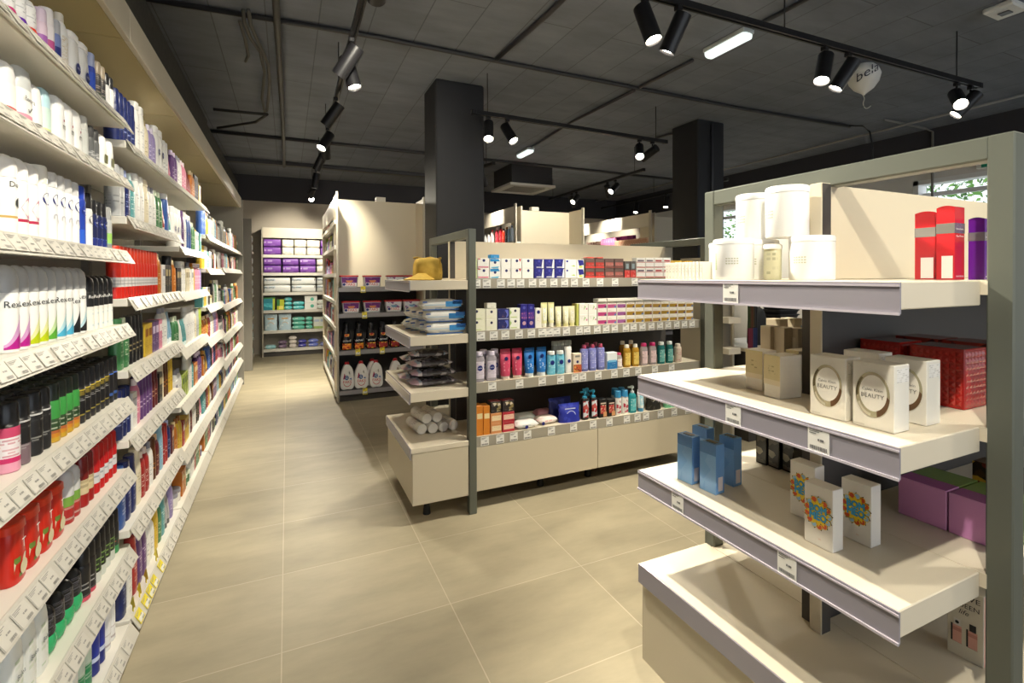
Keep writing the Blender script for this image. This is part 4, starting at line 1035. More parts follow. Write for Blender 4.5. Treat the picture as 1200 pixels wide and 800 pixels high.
for i, (a, b) in enumerate(((635.8, 643.2), (643.8, 651.6))):
    putg(1, a, b, tube, dict(h=.152, w=.045, body='#eceab8', cap='#f6f4ea', label=('#f4f4ea', '#8fc0d0', .012, .008), crimp='#e4e0a0'), '%s tall pale yellow tube, second shelf of the skincare gondola' % ('left' if i == 0 else 'right'), 'tube')
for i, (a, b) in enumerate(((652.2, 660.4), (661, 669), (669.4, 675.2))):
    putg(1, a, b, tube, dict(h=.125, w=.046, body='#f0ecc8', cap='#ece8b0', label=('#f6f4e4', '#a8a860', .012, .008)), '%s short cream tube from the left, second shelf of the skincare gondola' % ORD[i], 'tube')
stack_g(1, 675.8, 678.4, 356, 1, (), '#c8cc6a', 'narrow olive box beside the plant boxes', dep=.06)
for i, (a, b) in enumerate(((678.8, 689.2), (689.5, 699.6))):
    stack_g(1, a, b, 355.5, 2, (('tri', ((.5, .4), (.75, .7), (.6, .8)), '#8ab85a'), ('disc', .85, .5, .006, '#d890b0'), ('print', .1, .6, .6, .85, '#f6f5f0', '#c0c0b8', .012, .006)), '#f6f5f0', '%s white plant print box' % ('left' if i == 0 else 'right'))
cols = [700, 711.4, 722.8, 733.8, 744.2, 754.6, 764.4, 774.4, 784.2, 794, 803.6, 812.6]
for i in range(11):
    a, b = cols[i] + .3, cols[i + 1] - .2
    c = ('#b8407a', '#c05a8a', '#9a5a98')[i] if i < 3 else ('#a8862a', '#9a7a24', '#b08a3a', '#a88428')[i % 4]
    stack_g(1, a, b, 352, 3, (('rect', .04, .96, .06, .52, c), ('rect', .75, .96, .06, .3, ('#4a3a6a', '#5a7ab8', '#7a3a5a')[i % 3]), ('print', .1, .7, .62, .82, '#f6f2ea', '#c9b8a0', .012, .006)), '#f6f2ea', '%s %s hair colour box from the left' % (ORD[i if i < 3 else i - 3], 'pink' if i < 3 else 'gold'))
for i, (a, b) in enumerate(((700.5, 710), (711, 752), (753, 784), (785, 806))):
    putg(1, a, b, carton, dict(w=round(wpx(a, b) - .002, 3), d=.06, h=.018, base='#eeece4'), '%s flat white box from the left lying on the hair colour boxes' % ORD[i], 'box', z=GZ[1] + hpx(1, 756, 352) + .0015)
# third shelf
for i, (a, b, yf) in enumerate(((557.2, 568, 2.672), (569.6, 583.8, 2.672), (563, 573, 2.73), (576, 586, 2.73))):
    putg(2, a, b, bottle, dict(h=.175, w=.066, d=.04, body='#dcd6e2', cap='#d8d0e4', trans=.55, dot=(N_, .62, 'NIVEA'), label=('#d8d0de', '#a090b8', .014, .01), style='screw', neck=.62, shoulder=.85), '%s clear micellar bottle with navy disc, %s row' % (('left', 'right', 'left', 'right')[i], 'front' if i < 2 else 'back'), 'bottle', yf)
for i, (a, b) in enumerate(((587.4, 600.6), (601.2, 614.2))):
    putg(2, a, b, tube, dict(h=.16, w=.07, body='#cf4a6a', cap='#e6d8cc', dot=('#2a2c6a', .76), label=('#cf4a6a', '#f6c8d0', .014, .01), capf=.12), '%s pink tube standing on its cap' % ('left' if i == 0 else 'right'), 'tube', dep=.05)
for i, (a, b) in enumerate(((588.5, 599), (602, 613))):
    putg(2, a, b, tube, dict(h=.168, w=.066, body='#c03a5c', cap='#e6d8cc', capf=.12), '%s deep pink tube in the row behind' % ('left' if i == 0 else 'right'), 'tube', 2.735, dep=.05)
for i, (a, b) in enumerate(((615.4, 628.6), (629.2, 643))):
    putg(2, a, b, tube, dict(h=.157, w=.07, body='#2878c8', cap='#e4ecf0', dot=('#1e2a6a', .78), label=('#2878c8', '#d8ecff', .014, .01), text=(('3', .45, .03, '#ffffff'),), capf=.15), '%s blue tube with white numeral' % ('left' if i == 0 else 'right'), 'tube', dep=.05)
    putg(2, a + 1, b, tube, dict(h=.165, w=.068, body='#2068b0', cap='#e4ecf0', capf=.15), '%s blue tube in the row behind' % ('left' if i == 0 else 'right'), 'tube', 2.735, dep=.05)
for i, (a, b) in enumerate(((642.6, 652.6), (653.2, 663))):
    putg(2, a, b, bottle, dict(h=.145, w=.058, d=.036, body='#6fc0dc', cap='#f4f8f8', dot=(N_, .7), style='screw', neck=.7, shoulder=.88, label=('#6fc0dc', '#d8f4fc', .014, .01)), '%s light blue toner bottle with white cap' % ('left' if i == 0 else 'right'), 'bottle')
for i in range(5):
    putg(2, 648 + i * 4.2, 655 + i * 4.2, bottle, dict(h=.19, w=.042, d=.03, body='#c8ccc8', cap='#d4d8d4', trans=.3, style='screw', neck=.8, lod=1), '%s grey bottle from the left standing behind the light blue toners' % ORD[i], 'bottle', 2.77 + .001 * i)
putg(2, 663.6, 671.4, bottle, dict(h=.165, w=.046, d=.032, body='#f6f4f2', cap='#f6f4f2', dot=(N_, .8), neck=.85, shoulder=.7), 'slim white bottle with navy disc, third shelf', 'bottle')
stack_g(2, 672, 681.4, 414, 1, (('rect', 0, 1, 0, .42, '#c8643c'), ('art', .1, .9, .05, .4, ('#c8643c', '#e0b060', '#7a3a2a'), 90), ('disc', .5, .56, .009, '#2a2c6a'), ('rect', .2, .8, .8, .9, '#8a8a84')), '#e9dcc8', 'cream and orange box with navy disc', dep=.035)
for i, (a, b, yf) in enumerate(((681.8, 691.2, 2.672), (691.6, 700.9, 2.672), (701.3, 710.6, 2.672), (686, 694, 2.735), (696, 704, 2.735))):
    putg(2, a, b, bottle, dict(h=.17, w=.054, d=.036, body='#8a90d4', cap='#b04a6a', trans=.35, label=('#8a90d4', '#e8ecff', .016, .012), style='screw', neck=.45, shoulder=.97), '%s lavender bottle with rose cap, %s row' % (ORD[i] if i < 3 else ('left', 'right')[i - 3], 'front' if i < 3 else 'back'), 'bottle', yf)
stack_g(2, 711.4, 723.4, 413, 1, (('rect', 0, 1, 0, .5, '#2a78b8'), ('rect', .1, .9, .42, .55, '#7ac0e8'), ('print', .15, .8, .12, .34, '#2a78b8', '#d8ecff', .014, .008)), '#e9f0f4', 'white and blue box with slanted top')
putg(2, 723.6, 731.2, bottle, dict(h=.1, w=.042, d=.034, body='#e2dcd8', cap='#d8507a', trans=.5, label=('#f0e8e4', '#c89090', .012, .008), style='screw', neck=.6), 'small clear bottle with pink cap, third shelf', 'bottle')
for i, (a, b) in enumerate(((732, 741.6), (742, 751.4))):
    putg(2, a, b, bottle, dict(h=.15, w=.054, d=.038, body='#d8a83a', cap='#f4f0e4', trans=.4, label=('#ecd070', '#a87818', .014, .01), style='screw', neck=.5, shoulder=.82), '%s amber oil bottle with white cap' % ('left' if i == 0 else 'right'), 'bottle')
    putg(2, a - 5, b - 5, bottle, dict(h=.165, w=.052, d=.038, body='#c08a20', cap='#e8e4d8', trans=.4, style='screw', neck=.5, lod=1), '%s amber oil bottle in the row behind' % ('left' if i == 0 else 'right'), 'bottle', 2.74)
for i, (a, b) in enumerate(((751.8, 761.6), (762, 772))):
    putg(2, a, b, bottle, dict(h=.152, w=.056, d=.038, body='#e0d4d8', cap='#c82a70', trans=.5, label=('#e8d0d4', '#a08088', .014, .01), style='screw', neck=.62, shoulder=.82), '%s clear bottle with magenta cap' % ('left' if i == 0 else 'right'), 'bottle')
for i, (a, b) in enumerate(((772.4, 781.8), (782.2, 791.4))):
    putg(2, a, b, bottle, dict(h=.152, w=.054, d=.038, body='#2f8a88', cap='#e4eaea', trans=.3, label=('#6ab8b4', '#e0f4f0', .014, .01), style='screw', neck=.62, shoulder=.82), '%s teal bottle with white cap' % ('left' if i == 0 else 'right'), 'bottle')
putg(2, 792, 801.6, bottle, dict(h=.13, w=.055, d=.038, body='#e6d4c4', cap='#eee0d4', label=('#e6d4c4', '#c02838', .016, .012), style='screw', neck=.6, shoulder=.9), 'beige bottle with red lettering at the shelf end', 'bottle')
# bottom shelf
for i, (a, b) in enumerate(((557.4, 565.6), (566, 573.8))):
    stack_g(3, a, b, 475.5, 1, (('rect', .15, .95, .56, .74, '#f0dca8'), ('rect', 0, 1, .84, .845, '#a85a18')), '#d8842a', '%s tall orange box' % ('left' if i == 0 else 'right'), dep=.07)
stack_g(3, 574.6, 587.6, 484, 2, (('rect', .1, .95, .25, .75, '#f2dcb4'), ('print', .15, .85, .35, .65, '#f2dcb4', '#b88a50', .012, .007)), '#d9925a', 'salmon box with cream label', dep=.06)
stack_g(3, 588.4, 602.6, 482.5, 2, (('rect', .1, .95, .25, .75, '#efc8b4'), ('print', .15, .85, .35, .65, '#efc8b4', '#a84a40', .012, .007)), '#b8283a', 'crimson box with pale label', dep=.06)
for a, b, t, d in ((574.8, 587.4, 484, 'salmon'), (588.6, 602.4, 482.5, 'crimson')):
    putg(3, a, b, carton, dict(w=round(wpx(a, b) - .002, 3), d=.058, h=.065, base='#2a2526', feats=(('art', .05, .95, .1, .9, ('#2a2526', '#d8cdb8', '#4a4040', '#8a7a50', '#2a2526'), 70),), top='#8a2030'), 'dark patterned box on top of the %s boxes' % d, 'box', z=GZ[3] + hpx(3, (a + b) / 2, t) + .002, dep=.06)
putg(3, 604, 633, pack, dict(w=.155, d=.1, h=.042, base='#f2f0ec', art=('#f2f0ec', '#b8d0d4', .03, .014), dot=('#2a2c7a', -.01, .3, .011), text=('soft', .035, .3, .012)), 'white wipes pack lying flat', 'pack', dep=.1, yf=2.668)
putg(3, 606, 630, pack, dict(w=.14, d=.1, h=.05, base='#e6ece4', art=('#e6ece4', '#8ab8c0', .03, .014)), 'white and aqua wipes pack behind the front one', 'pack', dep=.1, yf=2.775)
putg(3, 631, 655, pack, dict(w=.135, d=.1, h=.045, base='#f0dcd8', art=('#f0e4dc', '#d88a90', .03, .016), dot=('#2a2c7a', -.05, .3, .011)), 'pink and white wipes pack lying flat', 'pack', dep=.1, yf=2.69, rot=.12)
putg(3, 630, 652, pack, dict(w=.13, d=.09, h=.055, base='#c88a94'), 'rose wipes pack behind the pink one', 'pack', dep=.1, yf=2.80)
putg(3, 656, 682, pouch, dict(w=.15, h=.115, d=.06, col='#2a34a0', ink='#3a48b8', mark='#c8d0f0'), 'navy refill pouch in front', 'pouch', dep=.06, rot=-.06)
putg(3, 640, 676, pouch, dict(w=.17, h=.135, d=.05, col='#1d2468', ink='#2c388a'), 'dark navy refill pouch behind the front one', 'pouch', dep=.06, yf=2.76, rot=.05)
for i, (a, b, yf) in enumerate(((683, 691.2, 2.672), (693, 701.4, 2.672), (686, 694, 2.73))):
    putg(3, a, b, bottle, dict(h=.185, w=.05, d=.04, body='#141316', cap='#3aa0c8', style='pump', neck=.5, shoulder=.95, label=['#d8e4ec', '#b8303a', '#d8e4ec', '#c85a58']), '%s black pump bottle with blue pump%s' % (('left', 'right', 'back')[i], '' if i < 2 else ', second row'), 'bottle', yf)
for i, (a, b) in enumerate(((702.2, 711.4), (712.2, 721.2))):
    stack_g(3, a, b, 467.5, 1, (('art', .15, .85, .22, .68, ('#b83038', '#c87a60', '#b83038', '#e0c0a8'), 80), ('rect', .15, .85, .74, .8, '#e6dccc'), ('rect', .5, .95, .04, .3, '#d8a070')), '#161517', '%s black box with red picture' % ('left' if i == 0 else 'right'))
for i, (a, b, yf) in enumerate(((721.8, 729.8, 2.672), (730.2, 738, 2.672), (719, 726, 2.735), (727, 734, 2.735))):
    putg(3, a, b, bottle, dict(h=.16, w=.047, d=.04, body='#f1efec', cap='#3f98d0', style='long', neck=.85, shoulder=.9, label=['#f1efec', '#b8304a', '#e4dcd8', '#f1efec']), '%s white bottle with tall blue cap, %s row' % (('left', 'right')[i % 2], 'front' if i < 2 else 'back'), 'bottle', yf)
putg(3, 738.4, 747.8, bottle, dict(h=.18, w=.056, d=.042, body='#2fa3ae', cap='#e4eef0', style='pump', trans=.25, label=('#5cc0c8', '#e8ffff', .016, .01)), 'turquoise pump bottle on the bottom shelf', 'bottle')
putg(3, 748.4, 757.4, tube, dict(h=.15, w=.054, body='#e8f0f2', cap='#3f98c8', label=('#a8dcec', '#3f98c8', .016, .012)), 'white and blue tube beside the turquoise pump', 'tube')
putg(3, 758, 778, pouch, dict(w=.12, h=.125, d=.05, col='#26241f', ink='#4a463c', mark='#d8d4c8'), 'black refill pouch on the bottom shelf', 'pouch', dep=.05)
putg(3, 778.8, 798.6, pouch, dict(w=.125, h=.12, d=.05, col='#7fd0a0', ink='#a8e4c0', mark='#3f9a70'), 'mint green refill pouch on the bottom shelf', 'pouch', dep=.05)
putg(3, 799, 810, pouch, dict(w=.07, h=.08, d=.04, col='#e0962a', ink='#f0b858'), 'orange refill pouch at the shelf end', 'pouch', dep=.05)

# ---------------------------------------------------------------- skincare gondola, end shelves
ES = [1.325, 1.025, .722, .422]
# yellow toiletry bag
e = empty('toiletry_bag', (.72, 2.80, ES[0]))
b = MB(); yl = NOISY('yellow_fabric', '#c9a23a', '#dcb852', 30, .75, bump=.25)
b.loft([(0, .074, .05), (.004, .08, .058), (.04, .083, .062), (.09, .079, .058), (.118, .07, .05), (.128, .05, .034)], yl, 28, 3.4, cx=.74, cy=2.80, sharp=80)
b.v = [(x, y, z + ES[0]) for x, y, z in b.v]
obj('bag_body', b, e)
b = MB(); b.tube([(.66 + .16 * i / 10, 2.80 + .012 * math.sin(i), ES[0] + .127 + .004 * math.sin(i * 1.3)) for i in range(11)], .0055, M('#b08a2c', .7)); b.tube([(.80, 2.75, ES[0] + .125 - .011 * i) for i in range(11)], .004, M('#b08a2c', .7)); obj('zip', b, e)
b = MB()
b.loft([(ES[0] + .001, .085, .052), (ES[0] + .006, .088, .056), (ES[0] + .022, .05, .03, .012, .01), (ES[0] + .040, .02, .012, .02, .02)], yl, 18, 2.2, cx=.668, cy=2.705, sharp=80)
obj('front_flap', b, e)
tag(e, 'yellow fabric toiletry bag on the top end shelf of the skincare gondola', 'bag')
# white and blue paper packs
for i, (x, y, z, w, rz, lab) in enumerate(((.802, 2.70, ES[1], .235, 0, 'bottom white and blue pack of the front stack on the end shelf'), (.800, 2.705, ES[1] + .066, .235, .01, 'middle white and blue pack of the front stack on the end shelf'), (.785, 2.71, ES[1] + .132, .245, -.02, 'topmost white and blue pack of the front stack on the end shelf'),
        (.79, 2.82, ES[1], .24, .04, 'bottom white and blue pack of the second stack on the end shelf'), (.79, 2.82, ES[1] + .066, .24, -.03, 'topmost white and blue pack of the second stack on the end shelf'),
        (.77, 2.93, ES[1], .235, -.03, 'bottom white and blue pack of the third stack on the end shelf'), (.77, 2.93, ES[1] + .066, .235, .05, 'topmost white and blue pack of the third stack on the end shelf'),
        (.76, 3.05, ES[1], .23, .04, 'bottom white and blue pack of the back stack on the end shelf'), (.76, 3.05, ES[1] + .066, .2, .1, 'topmost white and blue pack of the back stack on the end shelf'))):
    b = inst('E', pack, w=w, d=.105, h=.064, base='#e4e3de', art=('#e4e3de', '#e4e3de'), ends='#e4e3de', name='tissue_pack', text=('LINTEO', -.02, .2, .011), tcol='#5a78b0')
    b.location = (x, y, z); b.rotation_euler = (0, 0, rz); tag(b, lab, 'pack', 'white and blue packs on the end shelf')
    if i == 0:
        m = MB(); 
        for u0, u1, v0, v1, c in ((.02, .11, .02, .05, '#3f8fd0'), (.06, .115, .034, .056, '#1f5fb0'), (-.11, -.085, .045, .052, '#2a5aa8'), (-.1, .02, .03, .034, '#b8d4ea'), (-.11, .1, .003, .008, '#2a6ab8')):
            m.rect(u0, u1, v0, v1, -.054, M(c, .3))
        st = m
    k = MB(); k.v = list(st.v); k.f = list(st.f); k.mats = list(st.mats)
    o = obj('printed_band', k, b, False) if i == 0 else None
    if i == 0: pb = o
    else:
        o = pb.copy(); COL.objects.link(o); o.parent = b
# grey plastic packs with dark wrapping
DW = ART(['#3a3638', '#4a4648', '#2c292b', '#8a8488', '#3f3b3e', '#57525a'], 34, .22); DW2 = ART(['#b8aeb4', '#d0c8cc', '#98a8b8', '#c8a8b4', '#5a5458'], 42, .25)
for i, (x, y, z, w, d, h, rz, lab) in enumerate(((.76, 2.80, ES[2], .27, .17, .048, .03, 'lowest dark wrapped soft pack, near pile'), (.765, 2.80, ES[2] + .05, .26, .165, .05, -.05, 'second dark wrapped soft pack from below, near pile'), (.75, 2.81, ES[2] + .102, .25, .16, .052, .06, 'third dark wrapped soft pack from below, near pile'), (.745, 2.82, ES[2] + .156, .22, .15, .05, -.08, 'topmost dark wrapped soft pack, near pile'),
        (.74, 2.99, ES[2], .26, .16, .05, -.06, 'lowest dark wrapped soft pack, far pile'), (.74, 2.99, ES[2] + .052, .25, .16, .05, .05, 'middle dark wrapped soft pack, far pile'), (.735, 3.0, ES[2] + .104, .22, .15, .05, -.04, 'topmost dark wrapped soft pack, far pile'))):
    b = MB(); B2 = MB()
    B2.T = Matrix(((0, 0, 1, 0), (1, 0, 0, 0), (0, 1, 0, h / 2), (0, 0, 0, 1)))
    r = random.Random(i + 40); prof = []
    for k in range(15):
        t = -1 + 2 * k / 14; f = max(.03, (1 - abs(t) ** 3.2)); prof.append((t * w / 2, d / 2 * (.86 + .14 * f) + r.uniform(-.004, .004), h * .48 * f * r.uniform(.86, 1.0)))
    B2.loft(prof, [DW2 if k in (0, 1, 2, 12, 13) else DW for k in range(14)], 20, 2.4, sharp=80)
    B2.T = None
    zt = min(p[2] for p in B2.v); B2.v = [(x_, y_, z_ - zt) for x_, y_, z_ in B2.v]
    o = obj('wrapped_pack', B2); o.location = (x, y, z); o.rotation_euler = (0, 0, rz); tag(o, lab + ' on the end shelf', 'pack', 'dark wrapped packs on the end shelf')
# bin bag rolls in a little pyramid
for i, (x, y, z, lab) in enumerate(((.700, 2.935, 0, 'bin bag roll at the aisle side of the bottom layer'), (.764, 2.925, 0, 'second bin bag roll of the bottom layer from the aisle'), (.828, 2.925, 0, 'third bin bag roll of the bottom layer from the aisle'), (.892, 2.935, 0, 'bin bag roll at the frame side of the bottom layer'),
        (.732, 2.945, .0555, 'bin bag roll on top, at the aisle side'), (.797, 2.945, .0555, 'bin bag roll on top, at the frame side'))):
    o = inst('R', roll, length=.2, r=.031); o.location = (x, y, ES[3] + z); o.rotation_euler = (0, 0, .12); tag(o, lab, 'roll', 'rolls on the base of the skincare gondola end')

# ---------------------------------------------------------------- perfume gondola
def corner_box(pc, px_far, px_near2, z, h, w, d, rot, fn_kw, label, cat='box', group=None, name='carton'):
    """Box whose nearest bottom corner shows at photo pixel pc on the shelf at height z; rot is the facing."""
    p = at(pc[0], pc[1], 'Z', z)
    o = carton(w=w, d=d, h=h, name=name, **fn_kw)
    # local near-front-right corner (w/2, -d/2) goes to p
    c, s = math.cos(rot), math.sin(rot)
    lx, ly = w / 2, -d / 2
    o.location = (p.x - (c * lx - s * ly), p.y - (s * lx + c * ly), z); o.rotation_euler = (0, 0, rot)
    return tag(o, label, cat, group)
RT = -PI / 2      # fronts towards the aisle (-X)
def pb(px, py, z, w, d, h, rot, label, feats, base, group, near=True, name='perfume_box', **kw):
    return corner_box((px, py), None, None, z, h, w, d, rot, dict(feats=feats, base=base, **kw), label, 'box', group, name)
# second shelf: cream boxes, ringed boxes, red boxes
cbf = (('rect', 0, 1, .42, 1, '#d6c79a'), ('rect', .0, 1, .3, .42, '#e6d8bc'), ('print', .28, .72, .55, .78, '#d6c79a', '#6a5a30', .01, .006), ('print', .2, .8, .1, .16, '#f2ece0', '#b8b0a0', .012, .006), ('side', .3, .75, .15, .5, ('#efe8dc', '#6a6a70', .004, .03)))
CB = dict(base='#efe8dc')
z = PZ[1]
g = 'cream and gold perfume boxes'
pb(893.5, 459, z, .052, .06, .109, RT + .05, 'cream and gold perfume box at the back of the pair, second end shelf', cbf, '#efe8dc', g)
pb(914, 468.5, z, .05, .075, .11, RT - .08, 'front cream and gold perfume box standing in light, second end shelf', cbf, '#efe8dc', g)
pb(936, 458, z, .04, .085, .109, RT - .05, 'cream perfume box behind the front pair, showing its side print', cbf, '#efe8dc', g)
for i, (px, py, h, c, lab) in enumerate(((903, 444, .152, '#b9ad98', 'tall dull beige box leftmost of the back row, second end shelf'), (919, 446, .15, '#bdb19c', 'tall dull beige box second in the back row, second end shelf'), (935, 446, .148, '#b8aea0', 'tall dull beige box with pale panel third in the back row'), (951, 446, .155, '#7f92a6', 'tall grey blue box last in the back row, second end shelf'))):
    p = at(px, py, 'Z', z)
    pb(px, py - 6, z, .038, .045, h, RT, lab, (('rect', .35, .8, .3, .8, '#cfc8bc'),) if i == 2 else (), c, 'dull tall boxes in the back row')
for i, (px, py, lab) in enumerate(((914, 430, 'wide dull box in the back row standing behind the beige ones'), (931, 428, 'second wide dull box in the back row standing behind the beige ones'))):
    pb(px, py, z, .055, .04, .164, RT, lab, (), '#a89c86', 'wide dull boxes in the back row')
def ckbox(px, py, rot, lab, w=.079, d=.054, h=.136):
    o = pb(px, py, z, w, d, h, rot, lab, (('rect', .04, .3, .03, .045, '#d8d4c8'), ('side', .15, .95, .74, .95, ('#f4f2ee', '#b8b4ae', .01, .004))), '#f0ece2', 'white ring print perfume boxes')
    L = MB(); y = -d / 2 - .0012; u, v = 0, h * .52; R = h * .345
    SX = .69
    L.ring2(u, v, R * .78, R, y, M('#cfc9a8', .25, .5), 40, du=.0015, dv=.004, sx=SX)
    L.ring2(u, v, R * .8, R * .99, y - .0003, M('#8a6a4e', .22, .6), 16, du=.001, dv=.004, a0=-1.3, a1=-.1, sx=SX)
    L.ring2(u, v, R * .86, R * .99, y - .0003, M('#7a7454', .22, .6), 16, du=.001, dv=.002, a0=2.3, a1=3.3, sx=SX)
    L.ring2(u, v, R * .84, R * .96, y - .0006, M('#f6f2da', .2, .4), 14, a0=3.6, a1=4.6, sx=SX)
    L.disc(u + .001, v + .003, R * .8 * SX, y - .0001, M('#f7f3ea', .3), 36, R * .8)
    L.ftext('Calvin Klein', u, v + .010, .0082, y - .0007, M('#55524c')); L.ftext('BEAUTY', u, v - .003, .0122, y - .0007, M('#6a665e'))
    lo = obj('ring_print', L, o, False)
    return o
ckbox(991, 494.5, RT + .02, 'white ring print perfume box left of the front pair')
ckbox(1048, 509, RT + .02, 'white ring print perfume box right of the front pair, nearest the shelf edge')
ckbox(1086, 500, RT + .02, 'white ring print perfume box standing half hidden behind the front pair')
ckbox(1030, 484, RT + .02, 'white ring print perfume box mostly hidden at the back')
rf = ('art', .0, 1.0, .0, 1.0, ('#a01c18', '#b42620', '#8c1614'), 60)
QUILT = M('#b0241c', .2, coat=.4, name='red_foil')
for i, (px, py, w, d, lab) in enumerate(((1130, 481, .112, .10, 'quilted red gift box nearest the post'), (None, None, .098, .10, 'quilted red gift box left of the nearest one'))):
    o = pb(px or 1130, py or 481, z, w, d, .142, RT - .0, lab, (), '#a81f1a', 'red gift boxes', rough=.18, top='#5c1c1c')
    if px is None: o.location.x, o.location.y = 1.492, .792
    q = MB()
    nx, nz = 8, 9
    for a in range(nx):
        for b_ in range(nz):
            u0 = -w / 2 + .004 + (w - .008) * a / nx; u1 = u0 + (w - .008) / nx; v0 = .006 + .13 * b_ / nz; v1 = v0 + .13 / nz; y = -d / 2 - .0004
            c = ((u0 + u1) / 2, y - .0022, (v0 + v1) / 2)
            for p_, q_ in (((u0, v0), (u1, v0)), ((u1, v0), (u1, v1)), ((u1, v1), (u0, v1)), ((u0, v1), (u0, v0))): q.poly([(p_[0], y, p_[1]), (q_[0], y, q_[1]), c], QUILT)
    for a in range(6):
        for b_ in range(nz):
            u0 = -d / 2 + .004 + (d - .008) * a / 6; u1 = u0 + (d - .008) / 6; v0 = .006 + .13 * b_ / nz; v1 = v0 + .13 / nz; x = w / 2 + .0004
            c = (x + .0022, (u0 + u1) / 2, (v0 + v1) / 2)
            for p_, q_ in (((u0, v0), (u1, v0)), ((u1, v0), (u1, v1)), ((u1, v1), (u0, v1)), ((u0, v1), (u0, v0))): q.poly([(x, p_[0], p_[1]), (x, q_[0], q_[1]), c], QUILT)
    obj('quilted_foil', q, o, False)
for i, (x, y, lab) in enumerate(((1.62, .66, 'dark red gift box behind the quilted pair, near side'), (1.62, .77, 'dark red gift box behind the quilted pair, far side'))):
    o = carton(w=.1, d=.1, h=.146, base='#6a1a18', feats=(('art', 0, 1, 0, 1, ('#6a1a18', '#a83a20', '#4a1412', '#8a2a1c'), 50),), name='perfume_box', rough=.2); o.location = (x, y, z); o.rotation_euler = (0, 0, RT); tag(o, lab, 'box', 'red gift boxes')
# third shelf: blue boxes, black boxes, burst boxes, pink boxes
z = PZ[2]
bf = (('rect', 0, 1, .78, 1, '#5f8cc4'), ('art', .0, 1, .0, .77, ('#86b4e4', '#7aaae0', '#8fbcea'), 25), ('side', .25, .8, .06, .34, '#d9d4dc'))
for px, py, lab in ((811, 568.5, 'light blue perfume box at the left of the front pair'), (839, 580.5, 'light blue perfume box nearest the shelf edge'), (828, 556, 'light blue perfume box at the back of the group'), (860, 571, 'light blue perfume box at the right, turned sideways')):
    o = pb(px, py, z, .055 if 'turned' not in lab else .05, .036, .141, RT + .08, lab, bf, '#6f9fd8', 'light blue perfume boxes', rough=.25)
    k = MB(); w = .05; k.box(-.016, .016, -.008, .008, .1406, .1425, M('#4a4a44', .5)); obj('torn_seal', k, o, False)
for i, (px, py) in enumerate(((898, 546), (913, 551), (930, 556))):
    pb(px, py, z, .04, .12, .10, RT, '%s glossy black perfume box from the left at the back of the third shelf' % ORD[i], (('art', .08, .92, .05, .95, ('#1a1917', '#4a463c', '#1a1917', '#8a8474', '#24221f'), 55),), '#1a1917', 'black perfume boxes', rough=.15)
def burst(px, py, rot, lab):
    w, d, h = .066, .038, .14
    o = pb(px, py, z, w, d, h, rot, lab, (('print', .3, .6, .1, .14, '#ece8e0', '#d89060', .01, .004),), '#ece8e0', 'white burst print perfume boxes')
    L = MB(); y = -d / 2 - .0006; u, v = 0, h * .55
    def star(n, r0, r1, yy, m, ph=0, sq=1.15):
        pts = []
        for i in range(2 * n):
            r = r1 if i % 2 == 0 else r0; t = PI * i / n + ph; pts.append((u + r * math.cos(t), yy, v + r * sq * math.sin(t)))
        for i in range(2 * n): L.poly([(u, yy, v), pts[i], pts[(i + 1) % (2 * n)]], m)
    Kx, Y, Rr, Bl, Bd = M('#2a211c', .4), M('#f1cf1c', .4), M('#d9521e', .4), M('#9cc8e6', .4), M('#35a8de', .4)
    star(13, .0265, .0345, y, Kx, .1)
    for i in range(13):
        t = 2 * PI * i / 13; cx, cz = u + .0255 * math.cos(t), v + .0305 * math.sin(t)
        L.disc(cx, cz, .0070, y - .0003, Y, 10); L.disc(cx, cz, .0058, y - .0005, Bl if i in (0, 3, 5, 9, 12) else Rr, 10)
    star(12, .0195, .0275, y - .0008, Y, .05)
    for tx, dv in (('BOM', .0088), ('MEO', -.0088)):
        for q in range(8): L.ftext(tx, u + .0013 * math.cos(q * PI / 4), v + dv + .0013 * math.sin(q * PI / 4), .0225, y - .0011 - q * .00001, M('#155a80'), sx=.84)
        for q in range(8): L.ftext(tx, u + .0007 * math.cos(q * PI / 4), v + dv + .0007 * math.sin(q * PI / 4), .0225, y - .0014 - q * .00001, Bd, sx=.84)
    obj('burst_print', L, o, False)
burst(976, 649, RT + .02, 'white burst print perfume box nearest the shelf edge')
burst(955, 614, RT + .02, 'white burst print perfume box half hidden at the left')
burst(1021, 643, RT + .02, 'white burst print perfume box at the right of the three')
for i, (x0, y0, lab) in enumerate(((1.452, .70, 'pink and green gift box farther from the post'), (1.452, .592, 'pink and green gift box nearer the post'))):
    e = empty('gift_box', (x0 + .075, y0, z)); tag(e, lab, 'box', 'pink and green gift boxes')
    pk, gr = M('#dc98d2', .22, coat=.3), M('#7f9a50', .25, coat=.3)
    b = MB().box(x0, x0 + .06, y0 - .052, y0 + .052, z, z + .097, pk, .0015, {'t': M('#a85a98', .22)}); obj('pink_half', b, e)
    b = MB().box(x0 + .0605, x0 + .15, y0 - .052, y0 + .052, z, z + .097, gr, .0015); obj('green_half', b, e)
    b = MB(); b.poly([(x0 + .02, y0 - .0526, z + .02), (x0 + .06, y0 - .0526, z + .02), (x0 + .06, y0 - .0526, z + .07), (x0 + .02, y0 - .0526, z + .062)], M('#e8e4cc')); b.poly([(x0 + .02, y0 - .0528, z + .02), (x0 + .06, y0 - .0528, z + .02), (x0 + .06, y0 - .0528, z + .034), (x0 + .02, y0 - .0528, z + .03)], M('#4f8a3a')); obj('label', b, e)
o = carton(w=.1, d=.06, h=.13, base='#4a3018', feats=(('art', 0, 1, 0, 1, ('#4a3018', '#d8a83a', '#2a1a10', '#7a2a20'), 60),), name='perfume_box', rough=.2); o.location = (1.68, .63, z); o.rotation_euler = (0, 0, RT); tag(o, 'brown and gold box behind the pink gift boxes', 'box')
